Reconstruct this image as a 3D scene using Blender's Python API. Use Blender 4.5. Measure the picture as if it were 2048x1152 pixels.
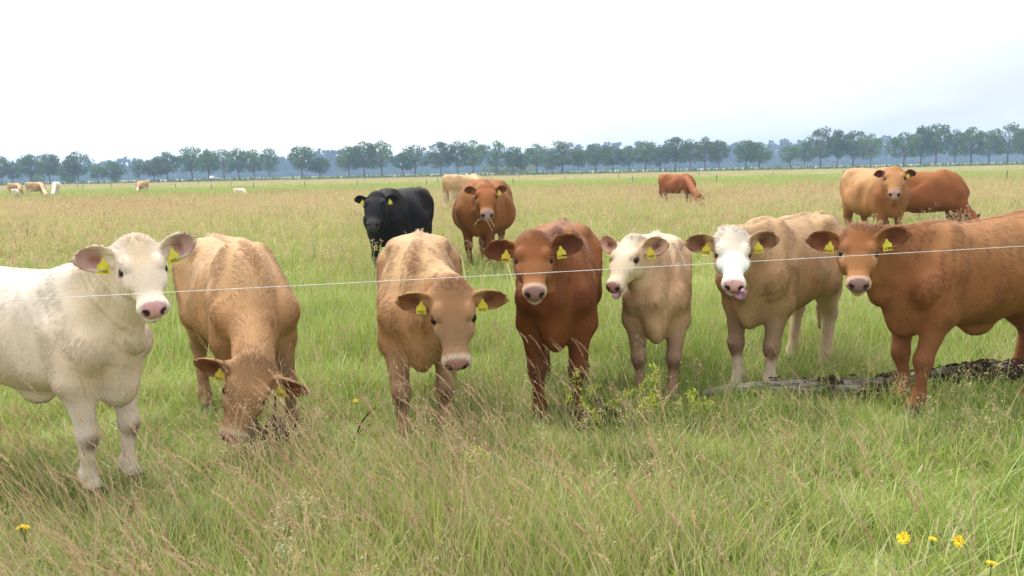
import bpy, bmesh, math, random
import numpy as np
from math import radians as R, sin, cos, pi

SC = bpy.context.scene
for o in list(bpy.data.objects):
    bpy.data.objects.remove(o)
COL = SC.collection

# ---------------------------------------------------------------- camera
FPX = 1700.0                      # focal length in photograph pixels (photograph 2048 wide)
PITCH, ROLL, EYE = R(7.87), R(1.17), 1.6
cam_d = bpy.data.cameras.new('camera')
cam_d.sensor_width = 36.0
cam_d.lens = 36.0 * FPX / 2048.0
cam_d.clip_start, cam_d.clip_end = 0.05, 6000.0
cam = bpy.data.objects.new('camera', cam_d)
COL.objects.link(cam)
CF = np.array([0.0, cos(PITCH), -sin(PITCH)])
_r0 = np.array([1.0, 0, 0]); _u0 = np.array([0, sin(PITCH), cos(PITCH)])
CR = _r0 * cos(ROLL) - _u0 * sin(ROLL)
CU = _u0 * cos(ROLL) + _r0 * sin(ROLL)
from mathutils import Matrix, Vector
cam.matrix_world = Matrix(((CR[0], CU[0], -CF[0], 0), (CR[1], CU[1], -CF[1], 0), (CR[2], CU[2], -CF[2], EYE), (0, 0, 0, 1)))
SC.camera = cam

def ray(px, py):
    d = CF + CR * ((px - 1024) / FPX) - CU * ((py - 576) / FPX)
    return d
def at_depth(px, py, dist):
    """world point seen at (px,py) whose world y (distance into the field) is dist"""
    d = ray(px, py)
    return np.array([0, 0, EYE]) + d * (dist / d[1])
def on_ground(px, py, z=0.0):
    d = ray(px, py)
    return np.array([0, 0, EYE]) + d * ((z - EYE) / d[2])

# ---------------------------------------------------------------- light
W = bpy.data.worlds.new('World'); SC.world = W; W.use_nodes = True
SUN_EL, SUN_AZ = R(58), R(-38)     # bright patch of the cloud deck: high, left of and a little beyond the herd (azimuth from +Y towards +X)
def sky_nodes():
    nt = W.node_tree; nt.nodes.clear()
    N, L = nt.nodes.new, nt.links.new
    out = N('ShaderNodeOutputWorld'); bg = N('ShaderNodeBackground')
    sky = N('ShaderNodeTexSky'); sky.sky_type = 'NISHITA'; sky.sun_disc = False
    sky.sun_elevation = SUN_EL; sky.sun_rotation = SUN_AZ
    sky.air_density = 1.0; sky.dust_density = 3.0; sky.ozone_density = 1.0
    tc = N('ShaderNodeTexCoord')
    # thin cloud deck: large soft noise, whiter on the side of the sun
    mp = N('ShaderNodeMapping'); mp.inputs['Scale'].default_value = (1.0, 1.0, 3.2)
    L(tc.outputs['Generated'], mp.inputs['Vector'])
    nz = N('ShaderNodeTexNoise'); nz.inputs['Scale'].default_value = 1.7; nz.inputs['Detail'].default_value = 5; nz.inputs['Roughness'].default_value = 0.5
    L(mp.outputs['Vector'], nz.inputs['Vector'])
    dot = N('ShaderNodeVectorMath'); dot.operation = 'DOT_PRODUCT'
    dot.inputs[1].default_value = (sin(SUN_AZ) * cos(SUN_EL), cos(SUN_AZ) * cos(SUN_EL), sin(SUN_EL))
    L(tc.outputs['Generated'], dot.inputs[0])
    a = N('ShaderNodeMath'); a.operation = 'MULTIPLY_ADD'; a.inputs[1].default_value = 1.15; a.inputs[2].default_value = -0.12
    L(dot.outputs['Value'], a.inputs[0])
    b = N('ShaderNodeMath'); b.operation = 'MULTIPLY_ADD'; b.inputs[1].default_value = 0.9
    L(nz.outputs['Fac'], b.inputs[0]); L(a.outputs[0], b.inputs[2])
    rmp = N('ShaderNodeValToRGB')
    rmp.color_ramp.elements[0].position = 0.30; rmp.color_ramp.elements[0].color = (7.0, 7.0, 7.1, 1)
    rmp.color_ramp.elements[1].position = 1.0; rmp.color_ramp.elements[1].color = (12.5, 12.2, 11.8, 1)
    e = rmp.color_ramp.elements.new(0.66); e.color = (4.35, 4.47, 5.35, 1); e = rmp.color_ramp.elements.new(0.84); e.color = (6.4, 6.45, 6.85, 1)
    L(b.outputs[0], rmp.inputs['Fac'])
    mix = N('ShaderNodeMix'); mix.data_type = 'RGBA'; mix.inputs['Factor'].default_value = 0.88
    L(sky.outputs['Color'], mix.inputs['A']); L(rmp.outputs['Color'], mix.inputs['B'])
    L(mix.outputs['Result'], bg.inputs['Color']); bg.inputs['Strength'].default_value = 0.10
    L(bg.outputs['Background'], out.inputs['Surface'])
sky_nodes()
sun_d = bpy.data.lights.new('sun', 'SUN'); sun_d.energy = 1.5; sun_d.angle = R(24); sun_d.color = (1.0, 0.96, 0.90)
sun = bpy.data.objects.new('sun', sun_d); COL.objects.link(sun)
_sd = Vector((sin(SUN_AZ) * cos(SUN_EL), cos(SUN_AZ) * cos(SUN_EL), sin(SUN_EL)))
sun.rotation_euler = _sd.to_track_quat('Z', 'Y').to_euler()

SC.view_settings.view_transform = 'Standard'; SC.view_settings.look = 'None'
SC.view_settings.gamma = 1.0; SC.view_settings.use_curve_mapping = False
SC.view_settings.exposure = 1.08
SC.render.engine = 'CYCLES'
SC.cycles.max_bounces = 6; SC.cycles.diffuse_bounces = 3; SC.cycles.glossy_bounces = 2
SC.cycles.transmission_bounces = 3; SC.cycles.transparent_max_bounces = 8; SC.cycles.volume_bounces = 1
SC.cycles.use_denoising = True; SC.cycles.denoiser = 'OPENIMAGEDENOISE'
SC.cycles.denoising_input_passes = 'RGB_ALBEDO_NORMAL'; SC.cycles.denoising_prefilter = 'ACCURATE'

# ---------------------------------------------------------------- small helpers
def tag(o, label=None, cat=None, group=None, kind=None):
    if label: o['label'] = label
    if cat: o['category'] = cat
    if group: o['group'] = group
    if kind: o['kind'] = kind
    return o
def empty(name, loc=(0, 0, 0), rz=0.0):
    o = bpy.data.objects.new(name, None); COL.objects.link(o)
    o.location = loc; o.rotation_euler = (0, 0, rz); o.empty_display_size = 0.1
    return o
def link(name, data, parent=None, mat=None):
    o = bpy.data.objects.new(name, data); COL.objects.link(o)
    if parent is not None: o.parent = parent
    if mat is not None and not data.materials: data.materials.append(mat)
    return o
def mesh_np(name, V, F, smooth=True):
    """V (n,3), F (m,4) or (m,3) numpy"""
    me = bpy.data.meshes.new(name)
    V = np.asarray(V, dtype=np.float32); F = np.asarray(F, dtype=np.int32)
    k = F.shape[1]
    me.vertices.add(len(V)); me.vertices.foreach_set('co', V.ravel())
    me.loops.add(F.size); me.loops.foreach_set('vertex_index', F.ravel())
    me.polygons.add(len(F))
    me.polygons.foreach_set('loop_start', np.arange(0, F.size, k, dtype=np.int32))
    me.polygons.foreach_set('use_smooth', np.full(len(F), smooth, dtype=bool))
    me.update(calc_edges=True)
    return me
def set_attr(data, name, arr, kind, dom):
    at = data.attributes.new(name, kind, dom)
    arr = np.ascontiguousarray(arr, dtype=np.float32)
    key = {'FLOAT': 'value', 'FLOAT_COLOR': 'color', 'FLOAT_VECTOR': 'vector'}[kind]
    at.data.foreach_set(key, arr.ravel())
def rgba(c):
    c = np.asarray(c, dtype=np.float32)
    return np.concatenate([c, np.ones(c.shape[:-1] + (1,), np.float32)], -1)
def principled(name, color=(.5, .5, .5), rough=0.7, spec=0.3):
    m = bpy.data.materials.new(name); m.use_nodes = True
    b = m.node_tree.nodes['Principled BSDF']
    b.inputs['Base Color'].default_value = (*color, 1); b.inputs['Roughness'].default_value = rough
    b.inputs['Specular IOR Level'].default_value = spec
    return m, m.node_tree, b
def speckle(nt, b, scale, c0, c1, detail=4, vec='Object', stretch=(1, 1, 1), bump=0.0, p0=.35, p1=.65, bdist=.01):
    N, L = nt.nodes.new, nt.links.new
    tc = N('ShaderNodeTexCoord'); mp = N('ShaderNodeMapping'); mp.inputs['Scale'].default_value = stretch
    L(tc.outputs[vec], mp.inputs['Vector'])
    nz = N('ShaderNodeTexNoise'); nz.inputs['Scale'].default_value = scale; nz.inputs['Detail'].default_value = detail
    L(mp.outputs['Vector'], nz.inputs['Vector'])
    cr = N('ShaderNodeValToRGB'); cr.color_ramp.elements[0].position = p0; cr.color_ramp.elements[1].position = p1
    cr.color_ramp.elements[0].color = (*c0, 1); cr.color_ramp.elements[1].color = (*c1, 1)
    L(nz.outputs['Fac'], cr.inputs['Fac']); L(cr.outputs['Color'], b.inputs['Base Color'])
    if bump:
        bp = N('ShaderNodeBump'); bp.inputs['Strength'].default_value = bump; bp.inputs['Distance'].default_value = bdist
        L(nz.outputs['Fac'], bp.inputs['Height']); L(bp.outputs['Normal'], b.inputs['Normal'])
    return cr

# ================================================================ cattle: one continuous body grown from a distance field
def nrm(v):
    v = np.asarray(v, float); return v / np.linalg.norm(v)
def smin(a, b, k):
    h = np.clip(0.5 + 0.5 * (b - a) / k, 0, 1)
    return b * (1 - h) + a * h - k * h * (1 - h)
def smax(a, b, k):
    return -smin(-a, -b, k)
def sm_profile(t, v):
    """smooth (monotone-ish) dense resampling of a profile"""
    t = np.asarray(t, float); v = np.asarray(v, float)
    m = np.gradient(v, t)
    T = np.linspace(t[0], t[-1], 160)
    i = np.clip(np.searchsorted(t, T, side='right') - 1, 0, len(t) - 2)
    h = t[i + 1] - t[i]; s = (T - t[i]) / h
    out = (2*s**3 - 3*s**2 + 1) * v[i] + (s**3 - 2*s**2 + s) * h * m[i] + (-2*s**3 + 3*s**2) * v[i+1] + (s**3 - s**2) * h * m[i+1]
    return T, out
class Field:
    def __init__(s, xs, ys, zs):
        s.ax = [np.asarray(a, np.float32) for a in (xs, ys, zs)]
        s.F = np.full([len(a) for a in s.ax], 1.0, np.float32)
    def sub(s, lo, hi):
        sl = []
        for a, l, h in zip(s.ax, lo, hi):
            i0 = max(int(np.searchsorted(a, l)) - 1, 0); i1 = min(int(np.searchsorted(a, h)) + 1, len(a))
            if i1 <= i0: return None, None
            sl.append(slice(i0, i1))
        X, Y, Z = np.meshgrid(s.ax[0][sl[0]], s.ax[1][sl[1]], s.ax[2][sl[2]], indexing='ij')
        return tuple(sl), (X, Y, Z)
    def put(s, lo, hi, fn, k, mode='add'):
        m = max(k * 1.3, 0.03)
        sl, P = s.sub(np.asarray(lo) - m, np.asarray(hi) + m)
        if sl is None: return
        d = fn(*P)
        s.F[sl] = smin(s.F[sl], d, k) if mode == 'add' else smax(s.F[sl], -d, k)
    def cone(s, a, b, ra, rb, k=.04, sq=None, mode='add'):
        a = np.asarray(a, float); b = np.asarray(b, float); ba = b - a; L2 = float(ba @ ba) + 1e-9
        r = max(ra, rb)
        def fn(X, Y, Z):
            px, py, pz = X - a[0], Y - a[1], Z - a[2]
            t = np.clip((px * ba[0] + py * ba[1] + pz * ba[2]) / L2, 0, 1)
            qx, qy, qz = px - ba[0] * t, py - ba[1] * t, pz - ba[2] * t
            q2 = qx * qx + qy * qy + qz * qz
            if sq is not None:                      # flatten across a direction
                ax, f = sq; c = qx * ax[0] + qy * ax[1] + qz * ax[2]; q2 = q2 + c * c * (f * f - 1)
            return np.sqrt(q2) - (ra + (rb - ra) * t)
        s.put(np.minimum(a, b) - r, np.maximum(a, b) + r, fn, k, mode)
    def ell(s, c, r, M=None, k=.04, mode='add'):
        c = np.asarray(c, float); M = np.eye(3) if M is None else M   # rows = local axes
        ext = np.sqrt(((M * np.asarray(r)[:, None]) ** 2).sum(0))
        def fn(X, Y, Z):
            px, py, pz = X - c[0], Y - c[1], Z - c[2]
            q = [(M[i, 0] * px + M[i, 1] * py + M[i, 2] * pz) for i in range(3)]
            k0 = np.sqrt(sum((q[i] / r[i]) ** 2 for i in range(3))); k1 = np.sqrt(sum((q[i] / r[i] ** 2) ** 2 for i in range(3)))
            return k0 * (k0 - 1) / (k1 + 1e-6)
        s.put(c - ext, c + ext, fn, k, mode)
    def loft(s, O, M, t, top, bot, wid, p=2.2, egg=0.0, k=.05, tri=0.0):
        """sections along local axis 0; local axis 1 = side, axis 2 = up. egg>0: narrower at the top, <0 narrower at the bottom"""
        O = np.asarray(O, float)
        T, tp = sm_profile(t, top); _, bt = sm_profile(t, bot); _, wd = sm_profile(t, wid)
        corners = []
        for tt in (t[0], t[-1]):
            for w_ in (-max(wid), max(wid)):
                for u_ in (min(bot), max(top)):
                    corners.append(O + M[0] * tt + M[1] * w_ + M[2] * u_)
        corners = np.array(corners)
        def fn(X, Y, Z):
            px, py, pz = X - O[0], Y - O[1], Z - O[2]
            h, q, u = [(M[i, 0] * px + M[i, 1] * py + M[i, 2] * pz) for i in range(3)]
            hc = np.clip(h, t[0], t[-1])
            a = np.interp(hc, T, tp); b = np.interp(hc, T, bt); w = np.maximum(np.interp(hc, T, wd), .008)
            hh = np.maximum((a - b) / 2, .008); zc = (a + b) / 2
            v = (u - zc) / hh
            w = w * (1 - egg * np.clip(v, -1, 1))
            r = (np.abs(q / w) ** p + np.abs(v) ** p) ** (1 / p)
            d = (r - 1) * np.minimum(w, hh)
            e = np.abs(h - hc)
            return np.where(e > 0, np.sqrt(np.maximum(d, 0) ** 2 + e * e), d).astype(np.float32)
        s.put(corners.min(0), corners.max(0), fn, k)
    def mesh(s):
        F = s.F; S = F < 0
        nx, ny, nz = F.shape
        cs = S[:-1, :-1, :-1].astype(np.int8)
        cnt = np.zeros((nx-1, ny-1, nz-1), np.int8)
        for dx in (0, 1):
            for dy in (0, 1):
                for dz in (0, 1):
                    cnt += S[dx:nx-1+dx, dy:ny-1+dy, dz:nz-1+dz]
        act = np.argwhere((cnt > 0) & (cnt < 8))
        idx = np.full(cnt.shape, -1, np.int32); idx[act[:, 0], act[:, 1], act[:, 2]] = np.arange(len(act))
        sumP = np.zeros((len(act), 3)); n = np.zeros(len(act))
        ax = s.ax
        for axis in range(3):
            o1, o2 = [i for i in range(3) if i != axis]
            for b1 in (0, 1):
                for b2 in (0, 1):
                    A = act.copy(); A[:, o1] += b1; A[:, o2] += b2
                    B = A.copy(); B[:, axis] += 1
                    fa = F[A[:, 0], A[:, 1], A[:, 2]]; fb = F[B[:, 0], B[:, 1], B[:, 2]]
                    m = (fa < 0) != (fb < 0)
                    t = np.where(m, fa / np.where(m, fa - fb, 1), 0)
                    for i in range(3):
                        pa = ax[i][A[:, i]]; pb = ax[i][B[:, i]]
                        sumP[:, i] += np.where(m, pa + (pb - pa) * t, 0)
                    n += m
        V = sumP / n[:, None]
        quads = []
        for axis in range(3):
            o1, o2 = [(1, 2), (2, 0), (0, 1)][axis]
            sl0 = [slice(None)] * 3; sl1 = [slice(None)] * 3
            sl0[axis] = slice(0, -1); sl1[axis] = slice(1, None)
            a = S[tuple(sl0)]; b = S[tuple(sl1)]
            E = np.argwhere(a != b)
            ok = (E[:, o1] > 0) & (E[:, o2] > 0) & (E[:, o1] < F.shape[o1] - 1) & (E[:, o2] < F.shape[o2] - 1)
            E = E[ok]; ins = a[E[:, 0], E[:, 1], E[:, 2]]
            c = []
            for d1, d2 in ((-1, -1), (0, -1), (0, 0), (-1, 0)):
                Q = E.copy(); Q[:, o1] += d1; Q[:, o2] += d2
                c.append(idx[Q[:, 0], Q[:, 1], Q[:, 2]])
            c = np.stack(c, 1)
            c[~ins] = c[~ins][:, ::-1]
            quads.append(c)
        Q = np.concatenate(quads); Q = Q[(Q >= 0).all(1)]
        return V, Q
def relax(V, Q, it=2, lam=.5):
    E = np.concatenate([Q[:, [0, 1]], Q[:, [1, 2]], Q[:, [2, 3]], Q[:, [3, 0]]])
    E = np.concatenate([E, E[:, ::-1]])
    n = np.bincount(E[:, 0], minlength=len(V)).astype(float); n[n == 0] = 1
    for i in range(it):
        for l in (lam, -lam * 1.03):
            A = np.stack([np.bincount(E[:, 0], V[E[:, 1], j], minlength=len(V)) for j in range(3)], 1) / n[:, None]
            V = V + l * (A - V)
    return V
def vnormals(V, Q):
    n = np.cross(V[Q[:, 2]] - V[Q[:, 0]], V[Q[:, 3]] - V[Q[:, 1]])
    N = np.zeros_like(V)
    for i in range(4): 
        for j in range(3): N[:, j] += np.bincount(Q[:, i], n[:, j], minlength=len(V))
    return N / (np.linalg.norm(N, axis=1, keepdims=True) + 1e-12)
def ss(a, b, x):
    t = np.clip((x - a) / (b - a), 0, 1); return t * t * (3 - 2 * t)
def lownoise(P, f, seed):
    rs = np.random.RandomState(seed); out = 0
    for i in range(4):
        k = rs.normal(size=3); k = k / np.linalg.norm(k) * f * (0.6 + 0.5 * i)
        out = out + np.sin(P @ k + rs.rand() * 6.28) / (1 + .4 * i)
    return out / 2.8

def axis_lines(lo, hi, flo, fhi, coarse, fine):
    """grid lines: fine inside [flo,fhi], coarse outside"""
    out = []; x = lo
    while x < hi:
        out.append(x)
        if flo is not None and x >= flo - fine and x <= fhi: st = fine
        elif flo is not None and (flo - .05 < x < fhi + .05): st = (fine + coarse) / 2
        else: st = coarse
        x += st
    out.append(hi); return np.array(out)

# coat, hair, eye, tag materials --------------------------------------------------
def coat_material():
    m, nt, b = principled('coat', rough=.72, spec=.12)
    N, L = nt.nodes.new, nt.links.new
    at = N('ShaderNodeAttribute'); at.attribute_name = 'Col'
    wt = N('ShaderNodeAttribute'); wt.attribute_name = 'Wet'
    tc = N('ShaderNodeTexCoord')
    mp = N('ShaderNodeMapping'); mp.inputs['Scale'].default_value = (1, 2.2, 1); L(tc.outputs['Object'], mp.inputs['Vector'])
    nz = N('ShaderNodeTexNoise'); nz.inputs['Scale'].default_value = 55; nz.inputs['Detail'].default_value = 3; L(mp.outputs['Vector'], nz.inputs['Vector'])
    n2 = N('ShaderNodeTexNoise'); n2.inputs['Scale'].default_value = 5; n2.inputs['Detail'].default_value = 4; L(tc.outputs['Object'], n2.inputs['Vector'])
    ad = N('ShaderNodeMath'); ad.operation = 'ADD'; L(nz.outputs['Fac'], ad.inputs[0]); L(n2.outputs['Fac'], ad.inputs[1])
    mr = N('ShaderNodeMapRange'); mr.inputs['From Min'].default_value = .6; mr.inputs['From Max'].default_value = 1.4
    mr.inputs['To Min'].default_value = .88; mr.inputs['To Max'].default_value = 1.10; L(ad.outputs[0], mr.inputs['Value'])
    mu = N('ShaderNodeVectorMath'); mu.operation = 'SCALE'; L(at.outputs['Color'], mu.inputs[0]); L(mr.outputs['Result'], mu.inputs['Scale'])
    L(mu.outputs['Vector'], b.inputs['Base Color'])
    rr = N('ShaderNodeMapRange'); rr.inputs['To Min'].default_value = .75; rr.inputs['To Max'].default_value = .32; L(wt.outputs['Fac'], rr.inputs['Value']); L(rr.outputs['Result'], b.inputs['Roughness'])
    bp = N('ShaderNodeBump'); bp.inputs['Strength'].default_value = .35; bp.inputs['Distance'].default_value = .006; L(nz.outputs['Fac'], bp.inputs['Height'])
    L(bp.outputs['Normal'], b.inputs['Normal'])
    return m
COAT = coat_material()
def hair_material():
    m, nt, b = principled('coat_hair', rough=.55, spec=.16)
    N, L = nt.nodes.new, nt.links.new
    at = N('ShaderNodeAttribute'); at.attribute_name = 'Col'; L(at.outputs['Color'], b.inputs['Base Color'])
    an = N('ShaderNodeAttribute'); an.attribute_name = 'Nrm'
    vt = N('ShaderNodeVectorTransform'); vt.vector_type = 'NORMAL'; vt.convert_from = 'OBJECT'; vt.convert_to = 'WORLD'
    L(an.outputs['Vector'], vt.inputs['Vector'])
    nn = N('ShaderNodeVectorMath'); nn.operation = 'NORMALIZE'; L(vt.outputs['Vector'], nn.inputs[0]); L(nn.outputs['Vector'], b.inputs['Normal'])
    return m
HAIR = hair_material()
EYE_M, _, _b = principled('wet_dark_eye', (.010, .006, .005), .14, .3)
TAG_M, _nt, _b = principled('yellow_tag_plastic', (.78, .66, .03), .45, .4)
speckle(_nt, _b, 40, (.60, .49, .03), (.72, .62, .07))
INK_M, _, _ = principled('black_tag_print', (.02, .02, .02), .6)
TONGUE_M, _nt, _b = principled('tongue_flesh', (.50, .24, .30), .35, .5)
speckle(_nt, _b, 90, (.31, .14, .20), (.45, .24, .32), bump=.3, bdist=.002)
HORN_M, _nt, _b = principled('horn', (.6, .55, .45), .4)
speckle(_nt, _b, 20, (.45, .38, .28), (.72, .68, .6))

CALF = dict(
    tx=[-.715, -.69, -.64, -.52, -.36, -.15, .08, .28, .42, .53, .62, .665, .685],
    top=[.965, 1.00, 1.075, 1.125, 1.135, 1.115, 1.105, 1.125, 1.105, 1.03, .90, .81, .765],
    bot=[.945, .88, .74, .66, .58, .525, .49, .495, .52, .56, .62, .70, .745],
    wid=[.012, .07, .155, .210, .230, .255, .262, .215, .160, .118, .082, .045, .012])
ADULT = dict(
    tx=[-.795, -.765, -.71, -.58, -.40, -.15, .08, .28, .42, .54, .63, .68, .70],
    top=[.965, 1.01, 1.085, 1.12, 1.125, 1.10, 1.085, 1.11, 1.095, 1.03, .90, .81, .765],
    bot=[.945, .88, .74, .62, .50, .42, .42, .44, .46, .50, .57, .68, .745],
    wid=[.012, .08, .17, .235, .275, .325, .325, .27, .215, .17, .115, .05, .012])

def make_cow(name, label, cat, group, foot, heading, scale, head, colors, tags=None, adult=False, legs=None, seed=1,
             fine=.0065, coarse=.0135, hair=0, tongue=None, horns=False, fat=1.0, ears=((.10, -.10), (.10, -.10)), head_scale=1.0, ear_scale=None,
             lying=False, tail=True, belly=0.0, hair_len=1.0, hair_var=.19, lenx=1.0, neck_fat=.9, parts=True, leg_girth=.93, tail_swing=0.0, tiltz=0.0, tilt=0.0):
    """foot: world (x,y) midway between the fore hooves; heading: degrees from facing the camera (-Y) towards +X;
    head: (poll world point, yaw deg, pitch deg, roll deg) with yaw like heading"""
    th = R(heading); fwd = np.array([sin(th), -cos(th), 0.0]); lft = np.array([cos(th), sin(th), 0.0])
    RW = np.stack([fwd, lft, [0, 0, 1.0]])                    # rows: world -> local
    base = np.array([foot[0], foot[1], 0.0]) - fwd * .44 * scale
    if lying: base[2] = -.43 * scale
    root = empty(name, base, math.atan2(fwd[1], fwd[0]))
    tag(root, label, cat, group)
    O = RW @ (np.asarray(head[0], float) - base) / scale       # poll in local unit space
    y_, p_, r_ = R(head[1]), R(head[2]), R(head[3])
    hw = np.array([sin(y_) * cos(p_), -cos(y_) * cos(p_), -sin(p_)])
    sw = np.array([cos(y_), sin(y_), 0.0])                     # animal's left
    uw = np.cross(hw, sw)
    if uw[2] < 0 and abs(p_) < R(89): uw = -uw
    sw, uw = sw * cos(r_) + uw * sin(r_), uw * cos(r_) - sw * sin(r_)
    if tilt:                                                   # head tipped sideways about the line to the camera
        K = Matrix.Rotation(R(tilt), 3, Vector((0, -1, 0)))
        hw, sw, uw = [np.array(K @ Vector(v)) for v in (hw, sw, uw)]
    h, s_, u = RW @ hw, RW @ sw, RW @ uw
    HM = np.stack([h, s_, u])
    hs = head_scale * (1.06 if adult else .82)
    es = ear_scale or (.60 if adult else .93)
    H = lambda a, b, c: O + (h * a + s_ * b + u * c) * hs
    prof = dict(ADULT if adult else CALF)
    lx = lambda x: x if x > .2 else .2 + (x - .2) * lenx
    prof['tx'] = [lx(x) for x in prof['tx']]
    # grid
    elo = np.minimum.reduce([H(a, b, c) for a in (-.12, .50) for b in (-.33, .33) for c in (-.24, .12)])
    ehi = np.maximum.reduce([H(a, b, c) for a in (-.12, .50) for b in (-.33, .33) for c in (-.24, .12)])
    blo = np.array([-.92, -.42 * fat, -.02]); bhi = np.array([.80, .42 * fat, 1.24])
    lo = np.minimum(blo, elo); hi = np.maximum(bhi, ehi)
    g = Field(*[axis_lines(lo[i], hi[i], elo[i], ehi[i], coarse, fine) for i in range(3)])
    # trunk
    I3 = np.eye(3)
    bot = [b - belly * math.exp(-((x - .0) / .35) ** 2) for x, b in zip(prof['tx'], prof['bot'])]
    top_ = [v - tiltz * x for x, v in zip(prof['tx'], prof['top'])]; bot = [v - tiltz * x * .6 for x, v in zip(prof['tx'], bot)]
    g.loft((0, 0, 0), I3, prof['tx'], top_, bot, [w * fat for w in prof['wid']], p=2.15, egg=.16, k=.02)
    g.ell((.0, 0, .78), (.50, .20 * fat, .29), k=.08)
    g.ell((.50, 0, .555), (.13, .068, .12), k=.09)              # brisket
    # legs
    legs = legs or {}
    for sd, nm in ((1, 'FL'), (-1, 'FR')):
        dx, dy = legs.get(nm, (0, 0)); lg = leg_girth
        g.cone((.27, sd * .105, 1.01 - tiltz * .4), (.49, sd * .142 * fat, .75), .072, .092, k=.06, sq=((0, 1, 0), 1.25))
        g.cone((.49, sd * .142 * fat, .75), (.40, sd * .145, .60), .092, .084 * lg, k=.06)
        g.cone((.34, sd * .145, .82), (.38, sd * .145, .60), .095, .082 * lg, k=.07)
        if lying:
            g.cone((.40, sd * .165, .58), (.62, sd * .17, .47), .075, .055, k=.04); continue
        el = np.array([.40, sd * .140, .58]); ho = np.array([.44 + dx, sd * .108 + dy, .0])
        kn = el * .46 + ho * .54; kn[2] = .315; kn[0] += .025
        ft = ho * .80 + kn * .20; ft[2] = .105; ft[0] -= .012
        g.cone(el, kn + (kn - el) * -.12, .084 * lg, .052 * lg, k=.05)
        g.ell(kn, (.058 * lg, .056 * lg, .068), k=.03)
        g.cone(kn, ft, .044 * lg, .034 * lg, k=.025)
        g.ell(ft, (.044, .041, .045), k=.02)
        g.cone(ft, ho + np.array([.02, 0, .045]), .038, .042, k=.015)
        g.cone(ho + np.array([.02, 0, .045]), ho + np.array([.035, 0, .005]), .042, .050, k=.012)
    for sd, nm in ((1, 'HL'), (-1, 'HR')):
        dx, dy = legs.get(nm, (0, 0)); lg = leg_girth; w_ = fat if fat < 1.15 else 1.15
        g.cone((lx(-.46), sd * .115 * w_, .92), (lx(-.36), sd * .155 * w_, .66), .165, .115, k=.07)
        g.cone((lx(-.60), sd * .085 * w_, .90), (lx(-.54), sd * .125 * w_, .58), .10, .085, k=.06)
        if lying:
            g.cone((-.36, sd * .2, .60), (-.20, sd * .27, .48), .12, .07, k=.05); continue
        st = np.array([lx(-.36), sd * .150 * w_, .66]); ho = np.array([lx(-.46) + dx, sd * .135 + dy, .0])
        hk = np.array([lx(-.59) + dx * .8, sd * .135 + dy * .6, .40])
        ft = ho * .92 + hk * .08; ft[2] = .105; ft[0] -= .035
        g.cone(st, hk + np.array([.02, 0, .02]), .112 * lg, .055 * lg, k=.06)
        g.cone((lx(-.56), sd * .125 * w_, .60), hk + np.array([-.02, 0, .03]), .08, .040 * lg, k=.05)   # gaskin and hamstring
        g.ell(hk, (.055 * lg, .046 * lg, .070), k=.03)
        g.cone(hk, ft, .045 * lg, .037 * lg, k=.025)
        g.ell(ft, (.047, .043, .046), k=.02)
        g.cone(ft, ho + np.array([.01, 0, .045]), .037, .042, k=.015)
        g.cone(ho + np.array([.01, 0, .045]), ho + np.array([.03, 0, .005]), .042, .050, k=.012)
    for sd in (1, -1):
        g.ell((lx(-.36), sd * .150 * fat, 1.055), (.08, .045, .04), k=.08)                         # hook bones
        g.ell((-.24, sd * .285 * fat, .93), (.12, .030, .09), k=.10, mode='sub')                 # hollow of the flank
        g.cone((.29, sd * .085, 1.09 - tiltz * .4), (.46, sd * .165 * fat, .78), .026, .042, k=.06)   # ridge of the shoulder blade
        g.ell((.19, sd * .275 * fat, .80), (.05, .028, .18), k=.10, mode='sub')                   # dip behind the shoulder
    g.ell((lx(-.60), .10, 1.04), (.10, .06, .06), k=.07); g.ell((lx(-.60), -.10, 1.04), (.10, .06, .06), k=.07)   # pins
    if adult:
        g.ell((-.36, 0, .52), (.13, .10, .10), k=.05)        # udder
    else:
        g.ell((-.02 if belly < .02 else -.04, 0, .475 - belly * .4), (.13, .035, .075), k=.05)     # navel fold
    # tail
    tz = [(lx(-.66), 0, 1.08), (lx(-.745), 0, 1.03), (lx(-.77), tail_swing * .3, .88), (lx(-.76), tail_swing * .7, .62), (lx(-.74), tail_swing, .42), (lx(-.74), tail_swing, .26)]
    if tail and not lying:
        rr = (.05, .036, .027, .021, .032, .014)
        for i in range(5): g.cone(tz[i], tz[i + 1], rr[i], rr[i + 1], k=.03 if i < 2 else .012)
    # neck: crest, middle and throat lines
    nf = neck_fat
    nape, mid, thr = H(-.01, 0, -.055), H(.035, 0, -.10), H(.13, 0, -.155)
    g.cone((.28, 0, 1.03 - tiltz * .3), nape, .095 * nf, .080, k=.07)
    g.cone((.40, 0, .86), mid, .145 * nf, .098, k=.08)
    cm = ((.47 + mid[0]) / 2, (mid[1]) / 2, (.74 + mid[2]) / 2)
    g.cone((.50, 0, .70), thr, .098 * nf, .066, k=.07)
    lowm = (np.array([.56, 0, .60]) + thr) / 2
    g.cone((.52, 0, .60), lowm + np.array([.0, 0, -.05]), .040, .030, k=.07); g.cone(lowm + np.array([.0, 0, -.05]), thr + (lowm - thr) * .2, .030, .030, k=.06)  # dewlap
    # head
    t = np.array([-.05, -.01, .06, .13, .19, .26, .33, .39, .43, .455])
    top = [-.045, .012, .040, .046, .040, .024, .006, -.002, -.020, -.045]
    bt = [-.10, -.135, -.165, -.185, -.190, -.165, -.132, -.110, -.100, -.085]
    wd = [.050, .094, .117, .122, .114, .089, .070, .068, .062, .042]
    vr = np.random.RandomState(seed + 500); wd = [w * (1 + .035 * vr.normal()) for w in wd]; bt = [v * (1 + .03 * vr.normal()) for v in bt]
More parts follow.
